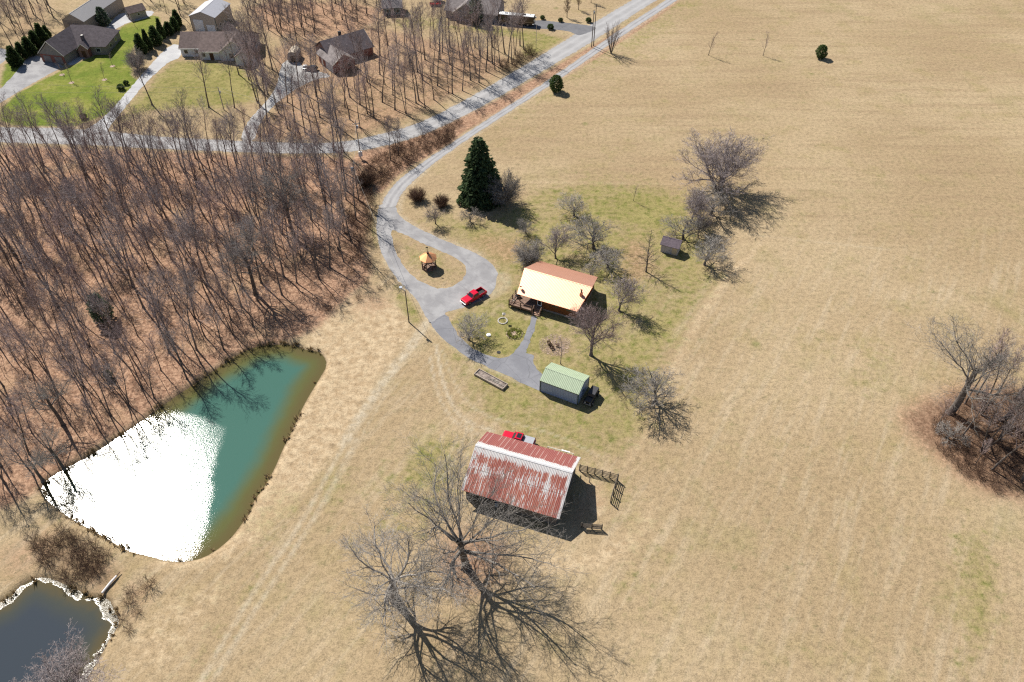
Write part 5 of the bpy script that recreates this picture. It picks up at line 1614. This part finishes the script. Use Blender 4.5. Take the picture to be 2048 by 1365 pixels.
# ---- brick house
bh = thing('brick_house', 'red brick house with grey gable roofs among the trees at the gravel drive', 'house', (-51, 237), R(127))
gable_walls(bh, -2.8, 7, -1.2, 6.0, 2.75, 5.0, 'red_brick', 2.3)
gable_roof(bh, -3.2, 8, -1.6, 6.4, 2.7, 5.3, 'pale_shingle', 2.3)
barge(bh, -3.26, -1.6, 2.3, 6.4, 2.7, 5.3, 'cream_trim')
mw = MB().extrude_x([(-5.3, -.05), (5.3, -.05), (5.3, 2.75), (0, 6.1), (-5.3, 2.75)], 0, 14.5).build('main_wing', M['red_brick'], bh)
mw.location = (7.0, -10.2, 0); mw.rotation_euler = (0, 0, R(90))
mr = gable_roof(bh, -.4, 15, -5.8, 5.8, 2.7, 6.4, 'grey_shingle'); mr.location = mw.location; mr.rotation_euler = mw.rotation_euler
barge(mw, -.46, -5.8, 0, 5.8, 2.7, 6.4, 'cream_trim')
window(bh, 'x-', -2.8, 3.4, .9, .9, 1.3, 'log_dark'); window(bh, 'x-', -2.8, .6, .9, .9, 1.3, 'log_dark')
door(bh, 'y+', 6.0, 0, 0, 4.6, 2.2, 'white_siding', 'garage_door'); door(bh, 'y+', 6.0, 4.6, 0, 1.0, 2.1)
MB().box(8.4, 9.2, -3.4, -2.6, 4.5, 6.9).build('chimney', M['black_metal'], bh)
window(mw, 'x-', 0, -2, .9, 1.2, 1.2); window(mw, 'x-', 0, 2, .9, 1.2, 1.2)
window(bh, 'y-', -1.2, 0.2, .9, 1.4, 1.2)

# ---- barn-roofed storage shed
p = P(587, 125)
bs = thing('storage_shed', 'brown storage shed with a rounded pale roof at the head of the gravel drive', 'shed', (p[0], p[1]), R(88))
gam = [(-1.6, -.05), (1.6, -.05), (1.6, 1.9), (1.15, 2.75), (.45, 3.2), (-.45, 3.2), (-1.15, 2.75), (-1.6, 1.9)]
MB().extrude_x(gam, 0, 4.4).build('wall', M['stone_wall'], bs)
rr_ = MB()
for (y0, z0), (y1, z1) in zip(gam[2:], gam[3:]):
    rr_.slab([(-.15, y1 * 1.06, z1 + .1), (-.15, y0 * 1.06, z0 + .1), (4.6, y0 * 1.06, z0 + .1), (4.6, y1 * 1.06, z1 + .1)], .06)
rr_.build('roof', M['tan_door'], bs)
door(bs, 'x-', 0, 0, 0, 1.6, 2.0, 'rv_brown')

# ---- grey house by the motorhome
gh = thing('grey_house', 'grey house with a wide shingle roof behind the motorhome', 'house', (-12.5, 275.5), R(-14))
gable_walls(gh, -9.3, 8.6, -4.4, 6.0, 2.75, 5.6, 'grey_siding')
gable_roof(gh, -9.8, 9.1, -5.0, 6.6, 2.75, 6.0, 'pale_shingle')
g2 = MB().extrude_x([(-4.6, -.05), (4.6, -.05), (4.6, 2.7), (0, 6.0), (-4.6, 2.7)], 0, 6).build('front_gable', M['grey_siding'], gh)
g2.location = (-1.5, -6.0, 0); g2.rotation_euler = (0, 0, R(90))
g2r = gable_roof(gh, -.4, 7, -5.1, 5.1, 2.7, 6.35, 'pale_shingle'); g2r.location = g2.location; g2r.rotation_euler = g2.rotation_euler
barge(g2, -.46, -5.1, 0, 5.1, 2.7, 6.35, 'cream_trim')
window(gh, 'y-', -4.4, -7.5, .9, 1.4, 1.2); window(gh, 'y-', -4.4, 5.5, .9, 1.2, 1.2); window(g2, 'x-', 0, 0, .9, 1.8, 1.3); window(gh, 'x+', 8.6, 1, .9, 1.2, 1.2)

# ---- small dark-green house at the top
p = P(786, 31)
th = thing('green_cottage', 'small dark teal cottage among trees at the far edge of the woods', 'house', (p[0], p[1]), R(6))
gable_walls(th, -3.2, 3.2, 0, 6, 2.6, 4.2, 'teal_siding')
gable_roof(th, -3.6, 3.6, -.5, 6.5, 2.6, 4.5, 'pale_shingle')
window(th, 'y-', 0, -1.7, .8, 1.1, 1.3); window(th, 'y-', 0, 1.7, .8, 1.1, 1.3); door(th, 'y-', 0, 0, 0, 1, 2, 'white_paint')


# ------------------------------------------------------------------ vehicles
def wheels(t, xs, half, r, w=.24):
    for x in xs:
        for s in (-1, 1):
            ty = MB().tube([(0, -w / 2, 0), (0, w / 2, 0)], r, 20, True).build('wheel', M['rubber'], t, smooth=False)
            ty.location = (x, s * (half - w / 2), r)
            MB().tube([(0, s * (w / 2 - .01), 0), (0, s * (w / 2 + .025), 0)], r * .62, 16, True).build('rim', M['rim'], ty)


def body_profile(side, half, y_top=None):
    """Side outline (x, z) pushed out to both sides; upper points drawn in a little."""
    zs = [p[1] for p in side]
    zm = max(zs)
    m = MB()
    k = len(side)
    for s in (-1, 1):
        for x, z in side:
            m.v.append((x, s * (half - (.10 * max(0, (z - .75)) / max(.01, zm - .75) if zm > .75 else 0)), z))
    m.f.append(tuple(range(k)))
    m.f.append(tuple(reversed(range(k, 2 * k))))
    for i in range(k):
        j = (i + 1) % k
        m.f.append((j, i, k + i, k + j))
    return m


def pickup(label, loc, rz, paint='red_paint', cover=None, sunroof=False):
    t = thing('pickup_truck', label, 'pickup truck', loc, rz)
    hw = .98
    low = body_profile([(-2.85, .48), (2.75, .45), (2.9, .62), (2.9, 1.0), (2.72, 1.10), (1.15, 1.19), (.9, 1.10), (-2.85, 1.10)], hw)
    # the bed is cut out: the lower body stops at the cab back; sides, tailgate and floor follow
    low = MB()
    a = body_profile([(-.85, .48), (2.75, .45), (2.9, .62), (2.9, 1.0), (2.72, 1.10), (1.15, 1.19), (-.85, 1.17)], hw)
    a.build('body', M[paint], t, bevel=.06)
    bd = MB().box(-2.85, -.86, -hw, -hw + .09, .48, 1.17).box(-2.85, -.86, hw - .09, hw, .48, 1.17).box(-2.85, -2.76, -hw + .09, hw - .09, .48, 1.15)
    bed = bd.build('bed', M[paint], t, bevel=.025)
    MB().box(-2.76, -.87, -hw + .09, hw - .09, .55, .66).build('bed_floor', M['bed_liner'], bed)
    if cover: MB().box(-2.80, -.89, -hw + .04, hw - .04, 1.17, 1.22).build('bed_cover', M[cover], bed, bevel=.02)
    cb = MB().frustum((-.86, 1.16, -.90, .90), (-.70, .42, -.74, .74), 1.15, 1.83)
    cabin = cb.build('cab', M[paint], t, bevel=.05)
    # glass, a few millimetres proud of the cab
    def pane(a, b, c, d, name, n):
        MB().slab([tuple(p[i] + n[i] * .012 for i in range(3)) for p in (a, b, c, d)], .006).build(name, M['glass'], cabin)
    f = lambda u, v: (1.16 + (.42 - 1.16) * v, (-.90 + (.16) * v) * u, 1.15 + .68 * v)
    pane(f(.86, .12), f(-.86, .12), f(-.86, .88), f(.86, .88), 'windshield', (.68, 0, .73))
    r_ = lambda u, v: (-.86 + .16 * v, (-.90 + .16 * v) * u, 1.15 + .68 * v)
    pane(r_(-.82, .25), r_(.82, .25), r_(.82, .82), r_(-.82, .82), 'rear_window', (-.97, 0, .23))
    for s in (-1, 1):
        def sd(x, v): return (x, s * (.90 - .16 * v), 1.15 + .68 * v)
        q = [sd(-.62, .2), sd(.86, .2), sd(.42, .82), sd(-.56, .82)]
        if s < 0: pane(*q, 'side_window', (0, -.97, .23))
        else: pane(*q[::-1], 'side_window', (0, .97, .23))
        MB().box(.85, 1.0, s * 1.02 - .12, s * 1.02 + .12, 1.2, 1.4).build('mirror', M['black_metal' if not cover else paint], t, bevel=.03)
    if sunroof: MB().box(-.55, .25, -.52, .52, 1.825, 1.842).build('sunroof', M['glass'], cabin)
    wheels(t, (-1.75, 1.85), .99, .40)
    MB().box(2.88, 3.02, -.93, .93, .46, .66).build('front_bumper', M['steel'], t, bevel=.03)
    MB().box(-2.99, -2.86, -.93, .93, .46, .64).build('rear_bumper', M['steel'], t, bevel=.03)
    MB().box(2.895, 2.925, -.60, .60, .70, .96).build('grille', M['black_metal'], t)
    for s in (-1, 1):
        MB().box(2.86, 2.925, s * .78 - .13, s * .78 + .13, .76, .96).build('headlight', M['lamp_glass'], t, bevel=.015)
        MB().box(-2.88, -2.845, s * .9 - .07, s * .9 + .07, .75, 1.08).build('taillight', M['tail_red'], t)
    return t


c0, c1 = P(924, 607, .5), P(966, 583, .5)
pickup('red pickup truck with an open bed parked on the lane loop', ((c0[0] + c1[0]) / 2 + .25, (c0[1] + c1[1]) / 2 + .1), math.atan2(c0[1] - c1[1], c0[0] - c1[0]))
pickup('red pickup truck with a grey bed cover parked close behind the rusty barn', on_barn(-2.7, 8.75), R(180 - 19.5), cover='grey_cover', sunroof=True)

# black off-roader by the garage
jx, jy = 9.75 + 5.55 * math.cos(R(-26.8)) + .1 * math.sin(R(-26.8)), 101.0 + 5.55 * math.sin(R(-26.8)) - .1 * math.cos(R(-26.8))
jp = thing('off_road_car', 'black boxy off-road car parked tight against the green-roofed garage', 'off-road car', (jx, jy), R(-26.8 - 90))
MB().frustum((-1.9, 1.95, -.72, .72), (-1.9, 1.9, -.70, .70), .55, 1.08).build('body', M['black_paint'], jp, bevel=.04)
MB().frustum((.55, 1.9, -.66, .66), (.6, 1.85, -.6, .6), 1.08, 1.2).build('hood', M['black_paint'], jp, bevel=.03)
top = MB().frustum((-1.9, .5, -.74, .74), (-1.8, .25, -.68, .68), 1.08, 1.80).build('soft_top', M['soft_top'], jp, bevel=.04)
MB().slab([(.52, .62, 1.2), (.52, -.62, 1.2), (.31, -.6, 1.7), (.31, .6, 1.7)][::-1], .01).build('windshield', M['glass'], jp)
MB().slab([(-1.9, -.6, 1.25), (-1.9, .6, 1.25), (-1.83, .58, 1.7), (-1.83, -.58, 1.7)][::-1], .01).build('rear_window', M['lamp_glass'], top)
for s in (-1, 1):
    MB().box(-1.5, -.1, s * .735 - .012, s * .735 + .012, 1.2, 1.6).build('side_window', M['glass'], top)
    for x0, x1 in ((.75, 1.85), (-1.8, -.75)): MB().box(x0, x1, s * .80 - .12, s * .80 + .12, .86, .93).build('fender', M['bed_liner'], jp)
    MB().cyl(1.97, s * .45, .85, .86, .001, 8).box(1.9, 1.97, s * .48 - .09, s * .48 + .09, .8, .98).build('headlight', M['lamp_glass'], jp)
wheels(jp, (-1.25, 1.3), .92, .39)
MB().box(1.95, 2.08, -.75, .75, .5, .66).build('bumper', M['steel'], jp, bevel=.02)
sp = MB().tube([(-1.95, 0, 1.0), (-2.15, 0, 1.0)], .37, 18, True).build('spare_wheel', M['rubber'], jp)

# dark car by the brick house
p = P(622, 141)
cr = thing('dark_car', 'dark grey hatchback car parked on the gravel drive by the brick house', 'car', (p[0], p[1]), R(172))
body_profile([(-2.1, .38), (2.1, .35), (2.22, .55), (2.15, .78), (1.0, .95), (-2.05, 1.0), (-2.2, .8)], .88).build('body', M['dark_grey_paint'], cr, bevel=.06)
cbn = MB().frustum((-1.95, .95, -.80, .80), (-1.5, .1, -.62, .62), .95, 1.48).build('cab', M['glass'], cr, bevel=.04)
MB().frustum((-1.5, .1, -.62, .62), (-1.4, 0, -.56, .56), 1.485, 1.52).build('roof_panel', M['dark_grey_paint'], cbn, bevel=.01)
wheels(cr, (-1.3, 1.3), .88, .33, .2)
for s in (-1, 1): MB().box(2.1, 2.24, s * .6 - .15, s * .6 + .15, .62, .76).build('headlight', M['lamp_glass'], cr)
p = P(611, 137)
cc = MB().frustum((-.75, .75, -.6, .6), (-.6, .6, -.45, .45), .0, 1.0).build('car_glare_block', M['white_paint'], None, bevel=.15)
cc.location = (p[0], p[1], 0)  # white glare at the front of the car, modelled as an added block
tag(cc, 'small white block added for the glare on the dark car on the gravel drive', 'glare block')

# motorhome
a_, b_ = P(995, 48), P(1069, 55)
ang = math.atan2(b_[1] - a_[1], b_[0] - a_[0])
rv = thing('motorhome', 'long brown motorhome coach with a white roof beside the grey house', 'motorhome', ((a_[0] + b_[0]) / 2 - math.sin(ang) * 1.3, (a_[1] + b_[1]) / 2 + math.cos(ang) * 1.3), ang)
MB().box(-6.2, 6.15, -1.27, 1.27, .45, 3.25).build('body', M['rv_brown'], rv, bevel=.12)
ro = MB().frustum((-6.1, 6.05, -1.2, 1.2), (-6.0, 5.9, -1.05, 1.05), 3.22, 3.36).build('roof', M['white_paint'], rv)
for x in (-3.6, 2.6): MB().box(x - .5, x + .5, -.35, .35, 3.36, 3.62).build('air_conditioner', M['black_metal' if x > 0 else 'grey_cover'], ro, bevel=.05)
for x in (-1.2, .8, 4.6): MB().box(x - .22, x + .22, .3, .75, 3.36, 3.45).build('roof_vent', M['grey_cover'], ro)
m = MB()
for x0, x1, z0, z1 in ((-6.0, -1.0, 1.0, 1.28), (-.9, 3.0, .8, 1.02), (1.4, 5.8, 1.32, 1.55)): m.box(x0, x1, -1.285, -1.272, z0, z1)
m.build('stripe', M['rv_tan'], rv)
for x in (-4.6, -2.4, .6, 3.2): MB().box(x - .55, x + .55, -1.288, -1.272, 1.9, 2.6).build('window', M['glass'], rv)
MB().box(6.152, 6.17, -1.05, 1.05, 1.5, 2.9).build('windshield', M['glass'], rv)
for s in (-1, 1):
    MB().box(6.1, 6.45, s * 1.32 - .08, s * 1.32 + .08, 2.0, 2.5).build('mirror', M['white_paint'], rv)
    MB().box(6.15, 6.19, s * .9 - .18, s * .9 + .18, .8, 1.05).build('headlight', M['lamp_glass'], rv)
wheels(rv, (-3.6, -2.4, 4.0), 1.26, .5, .3)

p = P(871, 12)
ut = thing('utility_trailer', 'dark red low trailer on the dry grass beside the grey house', 'trailer', (p[0], p[1]), R(4))
MB().box(-2.0, 2.0, -.9, .9, .5, .6).box(-2.0, 2.0, -.9, -.85, .6, .95).box(-2.0, 2.0, .85, .9, .6, .95).box(-2.0, -1.95, -.85, .85, .6, .95).build('bed', M['tail_red'], ut)
MB().tube([(2.0, .4, .5), (3.1, 0, .45), (2.0, -.4, .5)], .05, 6, True).build('drawbar', M['black_metal'], ut)
wheels(ut, (-.2,), 1.12, .35, .2)
p = P(875, 3)
wt = thing('white_trailer', 'white box trailer on the dry grass behind the red trailer', 'trailer', (p[0], p[1]), R(0))
MB().box(-1.6, 1.6, -.95, .95, .5, 2.2).build('body', M['white_paint'], wt, bevel=.06)
wheels(wt, (0,), 1.08, .34, .2)

# ------------------------------------------------------------------ poles and wires
def top_of(bp, h): return (*P(*bp), h)


def utility_pole(label, bp, h, mat='pole_wood', arm=0.0, rz=0.0, r=.15):
    t = thing('utility_pole', label, 'utility pole', P(*bp), rz)
    MB().tube([(0, 0, -.1), (0, 0, h)], [r, r * .7], 10, True).build('pole', M[mat], t)
    if arm:
        MB().box(-arm, arm, -.22, -.12, h - .75, h - .6).build('crossarm', M[mat], t)
        for x in (-arm + .1, 0, arm - .1): MB().cyl(x, -.17 if x else 0, h - .6 if x else h, h - .4 if x else h + .2, .05, 8).build('insulator', M['stone_ring'], t)
    return t


p1 = utility_pole('pale utility pole with a white box low on its shaft beside the paved road', (722, 318), 10.8, 'pole_pale', .9, R(20))
MB().box(-.5, .5, -.5, -.14, .9, 2.3).build('meter_box', M['white_paint'], p1, bevel=.04)
MB().cyl(.28, 0, 8.7, 9.5, .22, 12).build('transformer', M['transformer_grey'], p1)
p2 = utility_pole('dark utility pole with a grey transformer in the brambles by the lane', (718, 402), 10.4, 'pole_wood', 0, 0)
tr = MB().cyl(-.42, 0, 8.3, 9.3, .3, 14).build('transformer', M['transformer_grey'], p2)
MB().cyl(-.42, 0, 9.3, 9.45, .08, 8).build('bushing', M['stone_ring'], tr)
p3 = utility_pole('dark pole with a yard lamp arm beside the lane, its shadow on the grass', (818, 645), 8.4, 'pole_wood', 0, R(0), .13)
MB().tube([(0, 0, 8.3), (-.7, .35, 8.5), (-1.5, -.6, 8.1)], [.06, .05, .04], 6, True).build('lamp_arm', M['pole_wood'], p3)
MB().tube([(0, 0, 8.35), (-.5, .35, 8.55), (-.85, .75, 8.6)], [.05, .045, .04], 6, True).build('bracket', M['steel'], p3)
MB().cyl(-.95, .85, 8.3, 8.65, .28, 14, .34).build('yard_lamp', M['transformer_grey'], p3)
p4 = utility_pole('utility pole left of a close pair between road and lane', (1183, 95), 12.0, 'pole_wood', 0, 0)
MB().cyl(.1, .28, 10.6, 11.4, .25, 12).build('transformer', M['transformer_grey'], p4)
p5 = utility_pole('utility pole right of a close pair between road and lane, the taller one', (1187, 92), 13.2, 'pole_wood', .9, R(15))
p6 = utility_pole('thin utility pole on the lawn in front of the white house', (448, 220), 6.8, 'pole_pale', 0, 0)
MB().cyl(.22, 0, 5.0, 5.7, .2, 10).build('transformer', M['transformer_grey'], p6)
lp = thing('street_lamp', 'slim silver street lamp where the grove meets the blacktop drive', 'street lamp', P(1072, 96), 0)
MB().tube([(0, 0, -.1), (0, 0, 7.4)], [.10, .06], 10, True).build('pole', M['steel'], lp)
MB().tube([(0, 0, 7.4), (-.5, -.4, 7.8), (-.9, -.7, 7.85)], .045, 6, True).build('arm', M['steel'], lp)
MB().frustum((-1.3, -.8, -.85, -.6), (-1.2, -.85, -.8, -.65), 7.78, 7.9).build('lamp_head', M['white_paint'], lp)


def wire(label, a, b, sag, r=.022, n=14):
    pts = [(a[0] + (b[0] - a[0]) * i / n, a[1] + (b[1] - a[1]) * i / n, a[2] + (b[2] - a[2]) * i / n - sag * 4 * (i / n) * (1 - i / n)) for i in range(n + 1)]
    tag(MB().tube(pts, r, 4, True).build('power_line', M['wire']), label, 'power line')


wire('upper power line from the pale roadside pole to the lawn pole', top_of((722, 318), 10.9), top_of((448, 220), 6.7), .7)
wire('lower power line from the pale roadside pole to the lawn pole', top_of((722, 318), 9.4), top_of((448, 220), 5.8), .8)
wire('power line crossing the bright lawn from the lawn pole to the west', top_of((448, 220), 6.7), (-175, 213, 7.5), .8)
wire('lower power line crossing the bright lawn from the lawn pole to the west', top_of((448, 220), 5.6), (-175, 209, 6.2), .8)
wire('power line between the pale roadside pole and the transformer pole', top_of((722, 318), 10.0), top_of((718, 402), 9.6), .4)
wire('power line from the transformer pole to the yard lamp pole', top_of((718, 402), 9.2), top_of((818, 645), 8.3), .9)
wire('power line along the paved road toward the paired poles', top_of((722, 318), 10.9), top_of((1183, 95), 11.8), 1.5)

# ------------------------------------------------------------------ small things in the yard
x, y = -1.9, 119.8
st = thing('stone_ring', 'round edging of pale stones around the lamp post on the lawn', 'stone ring', (x, y))
for k in range(14):
    a = 2 * math.pi * k / 14
    s = MB().box(-.2, .2, -.13, .13, -.03, .16).build('stone', M['stone_ring'], st, bevel=.04)
    s.location = (math.cos(a) * .92, math.sin(a) * .92, 0); s.rotation_euler = (0, 0, a + math.pi / 2)
lm = thing('lamp_post', 'black garden lamp post with a pale hood in the stone ring', 'lamp post', (x + .25, y - .1))
MB().tube([(0, 0, -.05), (0, 0, 1.7)], .05, 8, True).build('post', M['black_metal'], lm)
hd = MB().frustum((-.14, .14, -.14, .14), (-.2, .2, -.2, .2), 1.7, 2.05).build('lantern', M['black_metal'], lm)
MB().frustum((-.34, .34, -.34, .34), (-.06, .06, -.06, .06), 2.05, 2.28).build('hood', M['stone_ring'], hd)
ld = MB().cyl(0, 0, 0, .14, .46, 20, .46).cyl(0, 0, .14, .24, .44, 20, .2).build('tank_lid', M['white_paint'])
ld.location = (-4.7, 115.6, 0)
tag(ld, 'round white tank lid on the lawn inside the driveway curve', 'lid')
ld = MB().cyl(0, 0, 0, .07, .40, 20, .38).cyl(0, 0, .07, .10, .12, 10).build('tank_lid', M['black_metal'])
ld.location = (-2.6, 110.7, 0)
tag(ld, 'round black tank lid on the grass beside the driveway edge', 'lid')
fb = thing('flower_bed', 'round flower bed with yellow-green plants on the lawn', 'flower bed', P(1029, 668))
MB().cyl(0, 0, -.02, .05, 1.75, 24, 1.65).build('soil', M['mulch'], fb)


def ring_leaf(r):
    a, q = r.uniform(0, 6.28), r.gauss(1.15, .3)
    return (math.cos(a) * q, math.sin(a) * q, .05), (math.cos(a) * .3, math.sin(a) * .3, 1)


needles(900, ring_leaf, .26, 12, 0).build('plants', M['bed_leaf'], fb)
mb_ = thing('mulch_bed', 'round leaf-covered planting bed behind the green-roofed garage', 'planting bed', P(1110, 690))
lr_ = random.Random(3)
lm_ = MB()
for _ in range(1500):
    a_, q_ = lr_.uniform(0, 6.283), 2.6 * lr_.random() ** .6 * (1 + .25 * math.sin(3 * lr_.random()))
    x_, y_, s_, w_ = q_ * math.cos(a_), q_ * math.sin(a_), lr_.uniform(.06, .14), lr_.uniform(0, 6.28)
    cx_, sx_ = math.cos(w_) * s_, math.sin(w_) * s_
    lm_.quad((x_ - cx_, y_ - sx_, .02 + lr_.uniform(0, .05)), (x_ + sx_ * .6, y_ - cx_ * .6, .03), (x_ + cx_, y_ + sx_, .02 + lr_.uniform(0, .06)), (x_ - sx_ * .6, y_ + cx_ * .6, .03))
lm_.build('mulch', M['mulch'], mb_)
for k in range(4):
    s_ = needles(60, egg_shape(.5, .3), .25, 30 + k, 0).build('small_plant', M['brown_twig'], mb_)
    s_.location = ((-1.2, -.6, .4, -.9)[k], (.3, -1.1, -.4, -.5)[k], .05)
rb = thing('raised_bed', 'long narrow raised bed of old planks below the driveway', 'raised bed', (-4.0, 103.2), R(-36))
for y_ in (-.78, .78): MB().box(-3.4, 3.4, y_ - .07, y_ + .07, -.05, .5).build('plank', M['old_plank'], rb)
for x_ in (-3.33, 3.33): MB().box(x_ - .07, x_ + .07, -.70, .70, -.05, .5).build('plank', M['old_plank'], rb)
rs = random.Random(8)
m = MB().box(-3.25, 3.25, -.70, .70, -.05, .33)
soil = m.build('soil', M['soil'], rb)
for k in range(10):
    s_ = MB().tube([(rs.uniform(-.5, 2.6), rs.uniform(-.5, .3), .37), (rs.uniform(.4, 3.1), rs.uniform(-.2, .55), .42)], .05, 5, True).build('old_stalk', M['pale_post'], soil)
a_, b_ = P(205, 1188), P(242, 1146)
lg = thing('white_log', 'bleached white log lying on the bank between the two ponds', 'log', (a_[0], a_[1], .22))
m = MB().tube([(0, 0, 0), ((b_[0] - a_[0]) * .5, (b_[1] - a_[1]) * .5, .12), ((b_[0] - a_[0]) * .8, (b_[1] - a_[1]) * .8, .1)], [.17, .2, .15], 10, True)
m.build('trunk', M['white_log'], lg)
m = MB().tube([((b_[0] - a_[0]) * .8, (b_[1] - a_[1]) * .8, .1), (b_[0] - a_[0], b_[1] - a_[1], .15)], [.1, .06], 6, True)
m.build('branch', M['rail_wood'], lg)
for bp, lb in (((209, 160), 'mulch ring round the young tree in the middle of the bright lawn'), ((143, 166), 'mulch ring round the lowest young tree on the bright lawn'), ((225, 133), 'mulch ring round the young tree nearest the hipped house'), ((124, 150), 'mulch ring round the young tree by the asphalt drive')):
    p = P(*bp)
    o = MB().cyl(0, 0, -.02, .07, .85, 18, .7).build('mulch_ring', M['mulch'])
    o.location = (p[0], p[1], 0)
    tag(o, lb, 'mulch ring')
